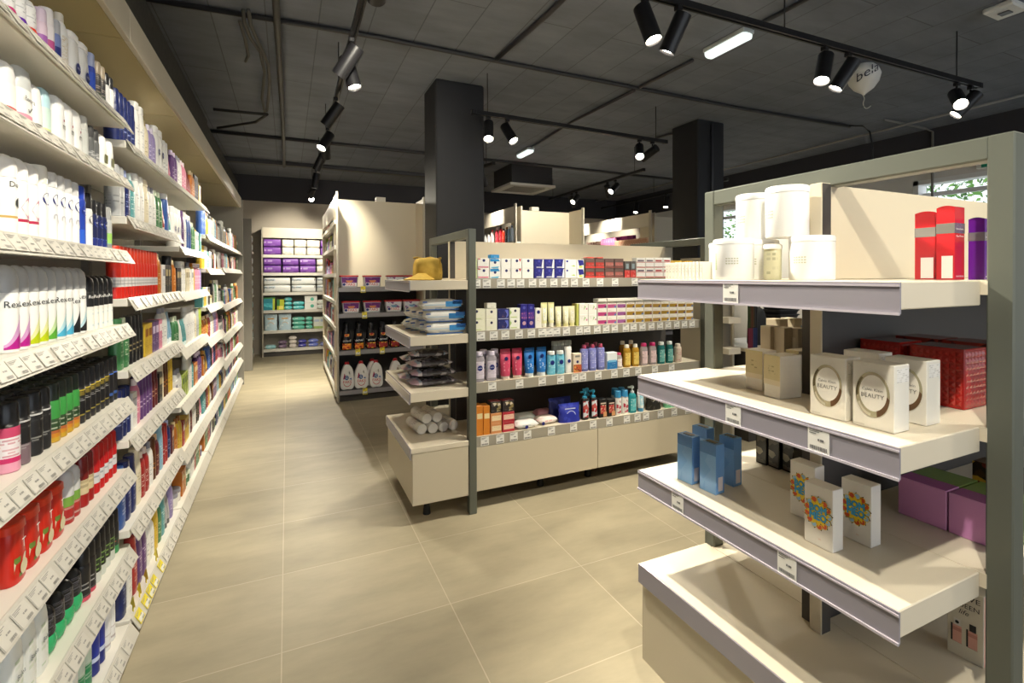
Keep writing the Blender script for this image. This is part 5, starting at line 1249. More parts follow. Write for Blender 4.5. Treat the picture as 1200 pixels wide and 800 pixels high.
# base: white set box with two bottles printed on it
z = PZ[3]
w, d, h = .068, .05, .168
p = at(1153, 784, 'Z', z)
o = carton(w=w, d=d, h=h, base='#ddd6c4', feats=(), side='#d8a090', name='perfume_set_box'); rot = RT + .1
L = MB(); y = -d / 2 - .0008; K = M('#23211f', .4)
L.ftext('RIVE', .008, h * .888, .0165, y, K, sx=1.25); L.ftext('LA', -.040, h * .888, .02, y, K, sx=1.1) if False else None
L.ftext('QUEEN', 0, h * .765, .0155, y, K, sx=1.05); L.ftext('life', -.002, h * .665, .0165, y, K, slant=.3)
for u, capc in ((-.015, '#e9e4dc'), (.014, '#1c1a1a')):
    L.rect(u - .0085, u + .0085, h * .2, h * .44, y, M('#e0a898')); L.rect(u - .0092, u + .0092, h * .195, h * .2, y, M('#b08070')); L.rect(u - .0062, u + .0062, h * .44, h * .54, y, M(capc)); L.rect(u - .0085, u + .0085, h * .36, h * .41, y - .0003, M('#c88a7c'))
    L.rect(u - .0118, u - .0085, h * .2, h * .45, y - .0003, K)
L.disc(-.015, h * .49, .004, y - .0004, K, 10)
obj('front_print', L, o, False)
c_, s_ = math.cos(rot), math.sin(rot); lx, ly = w / 2, -d / 2
o.location = (p.x - (c_ * lx - s_ * ly), p.y - (s_ * lx + c_ * ly), z); o.rotation_euler = (0, 0, rot); tag(o, 'white perfume set box with two printed bottles, on the base by the post', 'box')
# top shelf: white tubs and sample boxes, red and purple boxes
z = PZ[0]
for i, (x, y, r, h, zz, lab) in enumerate(((1.09, .958, .05, .108, 0, 'white tub at the aisle side of the lower layer on the top shelf'), (1.2, 1.078, .05, .108, 0, 'white tub peeping out behind the aisle side one'), (1.2, .968, .05, .108, 0, 'white tub in the middle of the lower layer on the top shelf'), (1.188, .807, .05, .108, 0, 'white tub at the post side of the lower layer, with green print'),
        (1.2, .98, .05, .128, .1087, 'white tub stacked on the aisle side of the upper layer'), (1.18, .868, .05, .13, .1087, 'white tub stacked on the post side of the upper layer'))):
    o = inst('T', tub, r=r, h=h); o.location = (x, y, z + zz); o.rotation_euler = (0, 0, RT + .55 - .2 * i); tag(o, lab, 'tub', 'white tubs on the top end shelf')
o = bottle(h=.092, w=.042, d=.034, body='#d3cfae', cap='#ece4dc', label=('#d3cfae', '#7a7a5a', .014, .012), style='screw', neck=.95, shoulder=.95, name='cosmetic_bottle'); o.location = (1.148, .885, z); o.rotation_euler = (0, 0, RT + .3); tag(o, 'small olive cream bottle between the white tubs', 'bottle')
p0, p1 = at(785, 327, 'X', 1.075), at(829, 327, 'X', 1.06)
for i in range(11):
    t = i / 10; x = 1.075 - .02 * t + .0; yy = p0.y + (p1.y - p0.y) * t
    o = inst('S', carton, w=.0118, d=.03, h=.05 , base='#f4f1e6', feats=(('print', .25, .75, .08, .85, '#f4f1e6', '#8a8a80', .006, .0042),), bev=.0006, name='sample_box')
    o.location = (x, yy, z); o.rotation_euler = (0, 0, RT + .25 - .5 * t); tag(o, '%s narrow white sample box from the left on the top shelf edge' % ORD[i], 'box', 'row of narrow white sample boxes')
def banani(px0, px1, lab, c, band, h, X, rot, sticker=True):
    a, b = at(px0, 327, 'X', X), at(px1, 327, 'X', X)
    w = abs(a.y - b.y); d = .045
    e = MB(); m = M(c, .25, coat=.2)
    n = 6; x0 = -w / 2
    prof = [(-w / 2, -d / 2), (w / 2, -d / 2), (w / 2, d / 2), (-w / 2, d / 2)]
    N = 8; vs = []; 
    for i in range(N + 1):
        u = -w / 2 + w * i / N; zt = h + .004 * (1 - (2 * i / N - 1) ** 2)
        vs += [(u, -d / 2, 0), (u, -d / 2, zt), (u, d / 2, zt), (u, d / 2, 0)]
    fs = []
    for i in range(N):
        q = 4 * i
        fs += [(q, q + 4, q + 5, q + 1), (q + 1, q + 5, q + 6, q + 2), (q + 2, q + 6, q + 7, q + 3), (q + 3, q + 7, q + 4, q)]
    fs += [(0, 1, 2, 3), (4 * N + 3, 4 * N + 2, 4 * N + 1, 4 * N)]
    e.add(vs, fs, m)
    e.box(-w / 2 - .0005, w / 2 + .0005, -d / 2 - .0005, d / 2 + .0005, h * .64, h * .78, M(band, .2, .7))
    if sticker: e.rect(-w * .2, w * .42, h * .02, h * .33, -d / 2 - .0008, M('#f2f1ee', .5))
    x = w / 2 + .001
    def side(u, v): return (x, u, v)
    e.text('bruno banani', .006, M('#f4e8e8'), lambda a_, b_: side(.0 + a_, h * .7 + b_)); e.text('bruno banani', .0062, M('#ffffff'), lambda a_, b_: side(a_, h * .05 + b_)); e.text('Pure Woman' if sticker else 'Magic', .006, M('#f4e8e8'), lambda a_, b_: side(a_, h * .6 + b_))
    o = obj('perfume_box', e); o.location = (X + d / 2, (a.y + b.y) / 2, z); o.rotation_euler = (0, 0, rot); tag(o, lab, 'box', 'tall banded perfume boxes on the top shelf'); return o
banani(1072, 1096, 'tall red perfume box with silver band, left of the pair', '#c8242c', '#b0aca6', .16, 1.40, RT)
banani(1097, 1118, 'tall red perfume box with silver band, right of the pair', '#cf2830', '#b0aca6', .166, 1.38, RT + .02)
banani(1133, 1151, 'tall purple perfume box with silver band, beside the post', '#6a1f9a', '#c0b8c8', .138, 1.43, RT + .14, False)

# ---------------------------------------------------------------- detergents on the tall gondola end
D2 = [1.228, .949, .551, .122]
def x2(px, y=5.62): return at(px, 330, 'Y', y).x
for k, (zi, row) in enumerate(((0, ((409, 'p'), (436, 'p'), (463, 'w'), (483, 'w'))), (1, ((411, 'p'), (436, 'p'), (461, 'w'), (482, 'w'))))):
    for i, (px, c) in enumerate(row):
        o = inst('D', captub, c1='#6a2a78' if c == 'p' else '#d8dce4', pat='#d98a5a' if c == 'p' else '#7aa8c8'); o.location = (x2(px), 5.64, D2[zi]); o.scale = (1.4, 1.2, 1.3)
        tag(o, '%s %s capsule tub from the left on the %s detergent shelf' % (ORD[i if c == 'p' else i - 2], 'purple' if c == 'p' else 'white', ('top', 'second')[k]), 'tub', 'detergent capsule tubs')
for i, px in enumerate((405.5, 420, 434.5, 448, 462, 476)):
    o = inst('F', softener, fruit='#e8862a' if i in (0, 1, 5) else '#a83a3a'); o.location = (x2(px), 5.605, D2[2]); o.scale = (1.2, 1.2, 1.24); tag(o, '%s black softener bottle from the left, %s' % (ORD[i], 'orange fruit label' if i in (0, 1, 5) else 'red fruit label'), 'bottle', 'black softener bottles')
    o = inst('F', softener, fruit='#e8862a' if i in (0, 1, 5) else '#a83a3a'); o.location = (x2(px), 5.71, D2[2]); o.scale = (1.2, 1.2, 1.24); tag(o, '%s black softener bottle from the left in the back row' % ORD[i], 'bottle', 'black softener bottles')
for i, (px, y, lab) in enumerate(((406.5, 5.61, 'white detergent bottle leftmost on the bottom shelf'), (423, 5.61, 'white detergent bottle second on the bottom shelf'), (440.5, 5.60, 'white detergent bottle third on the bottom shelf'), (436, 5.71, 'white detergent bottle standing behind the third one'), (463, 5.63, 'white detergent bottle half hidden by the cream shelf'))):
    o = inst('W', detergent); o.location = (at(px, 430, 'Y', y).x, y, D2[3]); o.scale = (.98, 1.0, 1.17); tag(o, lab, 'bottle', 'white detergent bottles')
for i, (px, zz) in enumerate(((425.5, 1.228), (427, .949), (419, .551), (447.5, .551), (427, .122))):
    o = ticket(True, .05, .07) if i == 0 else o2.copy()
    if i == 0: o2 = o
    else: COL.objects.link(o)
    o.location = (x2(px, 5.53), 5.532, zz - .022); o.name = 'offer_card'
    tag(o, ['yellow offer card on the top detergent shelf edge', 'yellow offer card on the second detergent shelf edge', 'yellow offer card under the orange softeners', 'yellow offer card under the red softeners', 'yellow offer card on the bottom detergent shelf edge'][i], 'card', 'yellow offer cards on the detergent end')
# side of that gondola along the aisle, seen edge-on
def side_stock(x0, yb, ye, shelves, top, place, seed, codes='cbnfx'):
    r = random.Random(seed)
    for t, z in enumerate(shelves):
        gap = (top if t == 0 else shelves[t - 1]) - z - .04
        y = yb; seen = {}
        while y < ye - .1:
            cc = r.choice(list(CLR)); kk = r.choice(codes)
            if (cc, kk) in seen: continue
            seen[cc, kk] = 1
            fn, kw, w, dep = code(cc, kk, min(gap, .3), 1); n = r.choice((1, 2, 2, 3))
            for i in range(n):
                if y + w > ye: break
                o = inst('Q', fn, **kw); o.location = (x0 + .03 + dep / 2, y + w / 2, z); o.rotation_euler = (0, 0, RT)
                tag(o, ('%s %s %s, %s shelf of %s' % (ORD[i], CLR[cc][0], KND[kk], ORD[t], place)), CATS[fn.__name__], '%s %s on %s shelf of %s' % (CLR[cc][0], KND[kk], ORD[t], place)); y += w + .002
            y += .01
side_stock(.476, 5.93, 7.72, G2S, 2.02, 'the detergent gondola side', 5)
# coloured bottles of the gondola behind the column
for i, (px, c, cap, h) in enumerate(((569, '#d8dce0', '#e8e8ec', .15), (573, '#e4e0e4', '#f0f0f0', .14), (577, '#e8c8cc', '#b82a34', .2), (582.5, '#d03848', '#f0d0d4', .215), (587, '#b02030', '#2a2430', .22), (590.5, '#d8402c', '#5a4a40', .18), (594, '#2c2c34', '#c87a3a', .19), (597, '#9cc0e4', '#d0d4da', .19), (600, '#c4d6ea', '#3a4a6a', .2))):
    y = at(px, 270, 'X', 2.648).y
    o = bottle(h=h + .02, w=.062, d=.045, body=c, cap=cap, style='screw', label=(c, '#f4f0f0', .02, .014), lod=1, neck=.4); o.location = (2.648, y, G3S[0]); o.rotation_euler = (0, 0, RT)
    tag(o, '%s coloured bottle from the left under the fascia beside the dark column' % ORD[i], 'bottle', 'coloured bottles beside the dark column')
# pink and patterned packs of the far gondola
for i in range(26):
    px = 690 + i * 2.75
    y = at(px, 280, 'X', 4.65).y
    kind = 0 if i < 6 else 1 if i < 12 else 2
    c = (('#6a4a40', '#e8dcd0'), ('#d878a8', '#fce8f4'), ('#c89a80', '#fff4ea'))[kind]
    o = inst('H', carton, w=.054, d=.05, h=(.12, .15, .1)[kind], base=c[0], feats=(('print', .1, .9, .1, .9, c[0], c[1], .03, .02),)); o.location = (4.65, y, G4S[0]); o.rotation_euler = (0, 0, RT)
    j = i - (0, 6, 12)[kind]
    tag(o, '%s %s pack from the left on the far gondola top shelf' % (ORD[j], ('brown striped', 'pink', 'peach')[kind]), 'pack', 'patterned packs on the far gondola')
for i in range(5):
    y = 6.3 - .14 * i + .3
    o = inst('H2', carton, w=.13, d=.06, h=.17, base='#7a1f6a', feats=(('rect', 0, 1, .1, .4, '#d890c0'),)); o.location = (4.75, y, G4S[0]); o.rotation_euler = (0, 0, RT)
    tag(o, '%s dark magenta pack from the left behind the peach packs' % ORD[i], 'pack', 'dark magenta packs on the far gondola')

# ---------------------------------------------------------------- back shelf: paper goods and wipes
def x3(px, y=9.3): return at(px, 330, 'Y', y).x
def back(tier, px0, px1, fn, kw, label, cat='pack', dz=0, y=9.31, grp=None):
    o = inst('B', fn, **kw); o.location = ((x3(px0) + x3(px1)) / 2, y, BSZ[tier] + dz); tag(o, label, cat, grp or 'packs on the back wall shelf'); return o
pur = dict(base='#6a3a94', art=('#7a45a4', '#d0bce0', .09, .05), ends='#6a3a94', name='paper_pack'); wht = dict(base='#ece6da', art=('#efe9dd', '#b8b0a0', .05, .03), name='paper_pack')
for r_ in (0, 1):
    lv = ('lower', 'upper')[r_]
    for i, (a, b, kw) in enumerate(((309, 330, pur), (330.7, 344.5, wht), (345, 359, wht), (359.5, 375, wht), (375.5, 390, pur))):
        back(0, a, b, pack, dict(w=round(abs(x3(b) - x3(a)) - .006, 3), d=.2, h=.132, ex=5, pinch=0, **kw), '%s %s paper pack, %s from the left on the top back shelf' % (lv, 'purple' if kw is pur else 'white', ORD[i]), dz=r_ * .134)
    for i, (a, b, kw) in enumerate(((309, 330, pur), (331, 350.5, pur), (351, 370, pur), (371, 390, wht))):
        back(1, a, b, pack, dict(w=round(abs(x3(b) - x3(a)) - .006, 3), d=.2, h=.125, ex=4, pinch=0, **kw), '%s %s paper pack, %s from the left on the second back shelf' % (lv, 'purple' if kw is pur else 'white', ORD[i]), dz=r_ * .127)
    for i, (a, b) in enumerate(((309, 340.5), (341.5, 370), (371, 392))):
        back(2, a, b, pack, dict(w=round(abs(x3(b) - x3(a)) - .008, 3), d=.2, h=.125, base='#dfe2e2', art=('#e4e6e4', '#a8c0d8', .12, .06), text=('Paloma', -.12, .68, .05), tcol='#3a4048', ex=5, pinch=0, name='paper_pack'), '%s white and blue paper pack, %s from the left on the third back shelf' % (lv, ORD[i]), dz=r_ * .127)
back(3, 309.5, 321.5, carton, dict(w=.17, d=.15, h=.22, base='#1f8a9a', feats=(('rect', .8, 1, 0, 1, '#b8c83a'), ('art', 0, .78, 0, .55, ('#3fb0c0', '#1f8a9a', '#58c4cc'), 20), ('rect', 0, 1, .9, 1, '#3f8a3a'))), 'teal and lime box leftmost on the fourth back shelf', 'box')
back(3, 325, 332, carton, dict(w=.11, d=.15, h=.18, base='#b8c02a', feats=(('rect', .0, .4, .4, 1, '#2f7a3a'), ('rect', .3, .9, .1, .4, '#f0e070'))), 'lime and green box on the fourth back shelf', 'box')
for r_ in (0, 1, 2):
    for i, (a, b) in enumerate(((333, 342), (343, 356.5))):
        if r_ < 2 or i == 0 : back(3, a, b, pack, dict(w=(.125, .195)[i], d=.12, h=.07, base='#3fb4bc', art=('#56c0c4', '#e8f8f8', .05, .03), name='wipes_pack'), '%s aqua wipes pack of the %s pile on the fourth back shelf' % (('lowest', 'second', 'top')[r_], ('left', 'right')[i]), dz=r_ * .072)
for r_ in (0, 1):
    back(3, 358, 370, carton, dict(w=.2, d=.14, h=.115, base='#e8e8e2', feats=(('disc', .6, .5, .03, '#5fb8a0'),)), '%s white nappy box with green mark on the fourth back shelf' % ('lower', 'upper')[r_], 'box', dz=r_ * .117)
    back(3, 371, 385, pack, dict(w=.21, d=.12, h=.08, base='#eeeeea', art=('#eeeeea', '#a8d0c0', .05, .03), name='wipes_pack'), '%s white wipes pack at the right of the fourth back shelf' % ('lower', 'upper')[r_], dz=r_ * .082)
for i, (a, b) in enumerate(((309.5, 324.5), (326, 341))):
    back(4, a, b, pouch, dict(w=.2, h=.27, d=.12, col='#b8d0dc', ink='#d8e4ea', name='nappy_pack', mark='#e8a82a'), '%s tall pale blue nappy pack with yellow top on the fifth back shelf' % ('left' if i == 0 else 'right'))
for r_ in (0, 1, 2):
    for i, (a, b) in enumerate(((341.8, 357), (357.5, 366))):
        back(4, a, b, pack, dict(w=(.215, .115)[i], d=.12, h=.07, base='#4fb8a0', art=('#66c4b0', '#e4f6f0', .06, .03), name='wipes_pack'), '%s green wipes pack of the %s pile on the fifth back shelf' % (('lowest', 'middle', 'top')[r_], ('left', 'right')[i]), dz=r_ * .072)
for i, (a, b) in enumerate(((367.5, 374), (375, 381))):
    back(4, a, b, carton, dict(w=.1, d=.1, h=.2, base='#dfe4dc', feats=(('rect', 0, 1, 0, .2, '#a8c070'), ('rect', .1, .9, .6, .8, '#b8c8e0'))), '%s pale box with green foot on the fifth back shelf' % ('left' if i == 0 else 'right'), 'box')
for i, (a, b, c1, c2, n) in enumerate(((309.5, 323.5, '#9ad0d8', '#f0f8f8', 1), (325, 336, '#6a5470', '#d8c8d4', 2), (337.5, 347.5, '#e0d8d0', '#b8a8a0', 3), (348.5, 359, '#3a3aa0', '#d0d0f0', 2), (360, 373, '#6a7ad0', '#f0f0ff', 2), (374, 388, '#8a98e0', '#f0f0ff', 1))):
    for r_ in range(n):
        back(5, a, b, pack, dict(w=round(abs(x3(b) - x3(a)) - .008, 3), d=.11, h=.065, base=c1, art=(c1, c2, .05, .025), name='wipes_pack'), '%s wipes pack %sof the %s group on the bottom back shelf' % (('aqua', 'plum', 'beige', 'dark blue', 'light blue', 'lavender')[i], '' if n == 1 else ('lowest ', 'second ', 'third ')[r_], ORD[i]), dz=r_ * .067)
# pale packs on the narrow shelving past the end panel
for t, z in enumerate(SSZ):
    for i in range(5):
        y = 8.115 + .2 * i
        for r_ in (0, 1)[:1 if t == 5 else 2]:
            o = inst('N', pack, w=.19, d=.2, h=.13, base='#cfe4e6' if t > 2 else '#e2e8e2', art=('#cfe4e6' if t > 2 else '#e4e9e4', '#7ab8c8', .05, .04), name='nappy_pack', ex=4, pinch=0); o.location = (-.6, y, z + r_ * .132); o.rotation_euler = (0, 0, PI / 2)
            tag(o, '%s %s pale pack on the %s shelf of the narrow shelving' % (('lower', 'upper')[r_], ORD[i], ORD[t]), 'pack', 'pale packs past the end panel')

# dark baskets, bag, striped cloth and counter seen between the perfume shelves
e = empty('checkout_counter', (3.95, 3.05, 0)); tag(e, 'cream checkout counter under the black baskets and bag', 'counter')
zc = .762
obj('counter_top', MB().box(3.34, 4.7, 2.78, 3.3, zc - .03, zc, CREAM, .003), e); obj('counter_body', MB().box(3.38, 4.66, 2.82, 3.26, 0, zc - .031, DARK), e)
for i in range(9):
    b = MB(); w0, w1 = .12, .135; zz = zc + .0015 + i * .0405
    b.loft([(zz, w0, w0 * .75), (zz + .03, w1, w1 * .75), (zz + .031, w1 + .008, w1 * .75 + .008), (zz + .039, w1 + .008, w1 * .75 + .008)], M('#26262a', .42), 24, 5, cx=3.95, cy=2.97)
    tag(obj('shopping_basket', b), '%s black shopping basket from below in the stack past the perfume boxes' % ORD[i], 'basket', 'stack of black shopping baskets')
e = empty('shoulder_bag', (3.60, 2.92, zc)); z0 = zc + .001
bk = M('#121214', .6)
obj('bag_body', MB().loft([(z0, .09, .045), (z0 + .02, .098, .05), (z0 + .2, .092, .045), (z0 + .27, .075, .036), (z0 + .305, .045, .022), (z0 + .315, .02, .01)], bk, 24, 2.6, cx=3.60, cy=2.92, sharp=80), e)
obj('strap', MB().tube([(3.545 + .011 * i, 2.92, z0 + .25 + .09 * math.sin(PI * i / 10)) for i in range(11)], .007, bk), e)
tag(e, 'black rounded bag standing on the counter beside the striped cloth', 'bag')
b = MB(); cs = ['#33451f', '#4a3a1a', '#5f3018', '#4a3c24', '#2f2f31', '#29292b']; low = ['#78263f', '#7a2a3e', '#70263a', '#2c3862', '#28345e', '#242c56']
for i in range(6):
    x = 3.352 + .017 * i; b.box(x, x + .0165, 2.795, 2.81 + .01 * (i % 2), zc + .001, zc + .16, M(low[i], .8), .004); b.box(x, x + .0165, 2.795, 2.81 + .01 * (i % 2), zc + .1603, zc + .42, M(cs[i], .8), .004)
tag(obj('striped_cloth', b), 'dark striped cloth with red and blue ends on the counter past the perfume boxes', 'cloth')

# ---------------------------------------------------------------- ceiling fittings
PIPE = M('#3a393c', .45, .2, name='painted_conduit'); PIPEL = M('#8d8b86', .4, .2, name='pale_conduit')
def pipe(path, r, m, label, cat='pipe', name='ceiling_conduit'):
    return tag(obj(name, MB().tube(path, r, m, 8)), label, cat, kind='thing')
z = ZC - .022
pipe([(-1.0, 3.75, z), (.6, 3.66, z), (1.54, 3.675, z), (4.4, 3.69, z), (6.0, 3.62, z)], .018, PIPE, 'dark conduit crossing the ceiling in front of the dark columns')
pipe([(1.62, .4, z), (1.58, 2.9, z), (1.537, 3.635, z)], .018, PIPE, 'dark conduit running along the ceiling to the near column')
pipe([(2.98, .4, z), (2.98, 2.45, z)], .015, PIPE, 'dark conduit along the ceiling on the camera side of the near light')
pipe([(2.985, 3.02, z), (2.965, 3.65, z)], .015, PIPE, 'short dark conduit from the near ceiling light to the crossing conduit')
pipe([(2.965, 3.73, z), (2.93, 4.8, z), (3.02, 5.95, z)], .015, PIPE, 'dark conduit running to the far ceiling light')
pipe([(-.9, 6.81, z), (1.8, 6.845, z), (4.7, 6.875, z), (6.4, 6.92, z)], .022, PIPE, 'long dark conduit crossing the ceiling near the far wall')
tag(obj('cable_tray', MB().box(-.9, 2.6, 8.25, 8.37, ZC - .06, ZC - .005, PIPE, .004)), 'dark flat cable tray crossing the ceiling at the aisle end', 'tray')
pipe([(6.36, 2.0, z - .035), (6.40, 4.0, z - .035), (6.46, 9.5, z - .035)], .014, PIPEL, 'pale conduit along the ceiling near the window wall')
pipe([(6.1, 3.3, z), (6.38, 3.3, z), (6.9, 3.3, z), (7.06, 3.3, z - .02), (7.06, 3.3, 2.2)], .014, PIPEL, 'pale conduit dropping down the window wall')
pipe([(4.25, 4.9, z), (4.39, 4.2, z), (4.395, 4.155, z - .02), (4.395, 4.15, 1.75)], .014, PIPE, 'dark conduit running down the front of the far column')
pipe([(5.95, 3.6, z), (6.05, 3.5, z - .02), (6.0, 3.4, z - .12), (6.02, 3.38, z - .3), (6.01, 3.38, z - .5)], .008, BLACK, 'loose black cable hanging by the window wall', 'cable', 'ceiling_cable')
# cables and pipes over the aisle
pipe([(-.05, 2.6, z - .05), (-.05, 3.6, z - .05), (-.03, 5.9, z - .05), (-.03, 8.2, z - .07)], .022, NOISY('dusty_pipe', '#454440', '#4f4e49', 6, .6), 'dusty grey pipe running along the ceiling over the aisle')
def px(x_, y_, dz=.05): p = at(x_, y_, 'Z', z - dz); return (p.x, p.y, z - dz)
DUST = M('#55534d', .7)
pipe([px(285, 12), px(286, 25), px(294, 45), px(305, 61), px(310, 85), px(307, 115), px(311, 135)], .012, DUST, 'bent grey cable pipe, the long one nearer the wall', 'cable', 'ceiling_cable')
pipe([px(291, 12, .085), px(294, 30, .085), px(304, 52, .085), px(314, 75, .085), px(316, 95, .085), px(313, 130, .085)], .012, DUST, 'bent grey cable pipe beside the long one', 'cable', 'ceiling_cable')
pipe([px(281, 25), px(287, 45), px(291, 65), px(288, 72)], .011, DUST, 'short bent grey cable pipe beside the wall', 'cable', 'ceiling_cable')
pipe([px(250, 128, .12), px(290, 132, .12), px(313, 134, .12), px(300, 143, .12), px(255, 150, .12)], .014, M('#2a2927', .6), 'black cable looping along the ceiling by the wall', 'cable', 'ceiling_cable')
# dark ledge along the wall above the canopy
tag(obj('wall_duct', MB().box(-.99, -.735, .3, 5.9, 2.72, 2.95, NOISY('dusty_duct', '#3b3a36', '#45443f', 25, .8))), 'dark dusty duct running along the wall above the white shelving', 'duct')
tag(obj('wall_duct', MB().box(-.99, -.74, 5.92, 9.4, 2.70, 2.92, NOISY('dusty_duct', '#3b3a36', '#45443f', 25, .8))), 'second length of dark duct along the wall, farther down the aisle', 'duct')
# fluorescent emergency lights on the ceiling
def batten(x, y, lab):
    e = empty('ceiling_light', (x, y, ZC)); 
    obj('housing', MB().box(x - .055, x + .055, y - .19, y + .19, ZC - .035, ZC - .001, M('#c9d0d0', .4), .006), e)
    b = MB(); b.T = Matrix(((1, 0, 0, x), (0, 0, 1, y), (0, 1, 0, ZC - .036), (0, 0, 0, 1)))
    b.loft([(-.185, .02, .018), (-.175, .048, .04), (.175, .048, .04), (.185, .02, .018)], M('#eaf6f4', .3, emit=.9), 16, 3, sharp=80); b.T = None
    obj('diffuser', b, e); tag(e, lab, 'ceiling light', 'flat white ceiling lights')
batten(2.99, 2.68, 'white ceiling light behind the black track, nearer the camera'); batten(3.035, 6.2, 'small looking white ceiling light far back beside the dark column')
# air conditioning cassette
e = empty('air_conditioner', (3.55, 7.35, ZC)); x0, x1, y0, y1 = 3.15, 3.95, 6.95, 7.75
obj('housing', MB().box(x0 + .04, x1 - .04, y0 + .04, y1 - .04, 2.80, ZC - .001, M('#2a292b', .6)), e)
gm = M('#c6c3bc', .4); gb = MB()
gb.box(x0, x1, y0, y0 + .12, 2.76, 2.799, gm, .004); gb.box(x0, x1, y1 - .12, y1, 2.76, 2.799, gm, .004); gb.box(x0, x0 + .12, y0 + .121, y1 - .121, 2.76, 2.799, gm, .004); gb.box(x1 - .12, x1, y0 + .121, y1 - .121, 2.76, 2.799, gm, .004)
obj('panel_frame', gb, e)
gr = MB()
for i in range(14): gr.box(x0 + .13, x1 - .13, y0 + .13 + i * .0385, y0 + .13 + i * .0385 + .022, 2.768, 2.79, M('#8f8a80', .5))
obj('grille', gr, e); tag(e, 'square ceiling air conditioner with pale grille beside the dark column', 'air conditioner')
p = at(1178, 13, 'Z', ZC - .03)
e = empty('ceiling_sensor', (p.x, p.y, ZC)); obj('cover', MB().box(p.x - .1, p.x + .1, p.y - .08, p.y + .08, ZC - .04, ZC - .0, M('#dcdcd8', .4), .01), e); obj('lens', MB().box(p.x - .03, p.x + .03, p.y - .03, p.y + .03, ZC - .048, ZC - .0405, M('#3a3a3c', .3), .003), e)
tag(e, 'white ceiling box in the top corner above the perfume gondola', 'sensor')
p = at(1157, 187, 'X', 7.05); e = empty('exit_sign', (7.08, p.y, p.z - .08)); obj('sign_body', MB().box(7.06, 7.098, p.y - .16, p.y + .1, p.z - .085, p.z + .085, M('#f2f4f2', .4), .004), e)
b = MB(); b.box(7.056, 7.0595, p.y - .15, p.y + .055, p.z - .075, p.z + .075, M('#1f9a7a', .4)); obj('green_panel', b, e)
tag(e, 'small green and white exit sign on the window wall by the post', 'sign')
# balloon
bc = Vector((4.33, 2.50, 2.965)); e = empty('balloon', bc)
b = MB().loft([(bc.z - .142, .008, .008), (bc.z - .132, .014, .014), (bc.z - .12, .03, .03), (bc.z - .09, .07, .07), (bc.z - .04, .105, .105), (bc.z + .02, .118, .118), (bc.z + .07, .10, .10), (bc.z + .10, .07, .07), (bc.z + .118, .03, .03), (bc.z + .121, .006, .006)], M('#e9e8e4', .3), 28, cx=bc.x, cy=bc.y, sharp=90)
obj('balloon_skin', b, e)
d = Vector((EYE.x - bc.x, EYE.y - bc.y, 0)).normalized(); r_ = Vector((-d.y, d.x, 0)); a0 = math.atan2(d.y, d.x) + .25
b = MB()
def wrap(a, q, zo=.0): 
    t = a0 + a / .119; rr = .1205 - max(0, abs(q + zo)) * .12; return (bc.x + rr * math.cos(t), bc.y + rr * math.sin(t), bc.z + .01 + q + a * .5)
b.text('bela', .105, M('#3a3a44'), wrap); obj('lettering', b, e)
b = MB().tube([tuple(bc + Vector((.004 * math.sin(i), .004 * math.cos(i), -.14 - .012 * i))) for i in range(9)] + [tuple(bc + r_ * (.012 * i) + Vector((0, 0, -.245 - .01 * i + .006 * i * i / 2))) for i in range(1, 5)], .0035, M('#d8d8d4', .5)); obj('ribbon', b, e)
tag(e, 'white balloon with dark lettering floating under the ceiling behind the track', 'balloon')

# ---------------------------------------------------------------- lighting tracks and spotlights
TRM = M('#1e1e20', .4, .3, name='black_track'); HEAD = M('#1c1c1f', .38, .2, name='black_lamp_housing')
LENS = M('#fff4de', .4, emit=40, name='lit_lens'); LENSD = M('#fff0d8', .4, emit=5, name='lit_lens_edge')
def track(a, b, zt, label, rods):
    a, b = Vector((a[0], a[1], zt)), Vector((b[0], b[1], zt)); e = empty('lighting_track', (a + b) / 2); d = (b - a).normalized(); s = Vector((-d.y, d.x, 0))
    m = MB(); w, h = .018, .017
    vs = []
    for p in (a, b):
        for u, v in ((-w, -h), (-w * .35, -h), (-w * .35, -h * .3), (w * .35, -h * .3), (w * .35, -h), (w, -h), (w, h), (-w, h)): vs.append(tuple(p + s * u + Vector((0, 0, v))))
    m.add(vs, [tuple(range(8)), tuple(reversed(range(8, 16)))] + [(i, (i + 1) % 8, (i + 1) % 8 + 8, i + 8) for i in range(8)], TRM); obj('rail', m, e)
    for f in rods:
        p = a + (b - a) * f; obj('hanger', MB().tube([tuple(p + Vector((0, 0, .017))), (p.x, p.y, ZC)], .004, TRM, 6), e)
    for p in (a, b): obj('end_cap', MB().box(p.x - .02, p.x + .02, p.y - .02, p.y + .02, zt - .02, zt + .019, TRM, .002), e)
    return tag(e, label, 'lighting track', 'black lighting tracks')
ZT = 2.75
track((.34, -2.2), (.38, 8.9), ZT, 'black lighting track hanging over the aisle', (.03, .2, .42, .55, .68, .8, .97))
track((1.46, 3.98), (3.63, 4.06), ZT, 'black lighting track over the skincare gondola in front of the columns', (.06, .94))
track((.55, 1.985), (4.70, 1.91), ZT, 'black lighting track over the perfume gondola at the top', (.1, .5, .93))
track((4.39, 7.93), (4.32, 5.25), ZT, 'black lighting track running between the dark columns to the back', (.04, .93))
track((2.0, 7.2), (2.35, 5.7), ZT, 'short black lighting track far back beside the near column', (.1, .9))
track((6.0, 8.6), (5.9, 5.3), ZT, 'black lighting track along the far side before the window wall', (.05, .5, .95))
track((2.2, -1.6), (2.2, .6), ZT, 'added black lighting track, unseen above the camera side of the shop', (.1, .9))  # unseen track, added to carry the fill lamps on the camera side
LAMPS = []
WARM = (1.0, .92, .75)
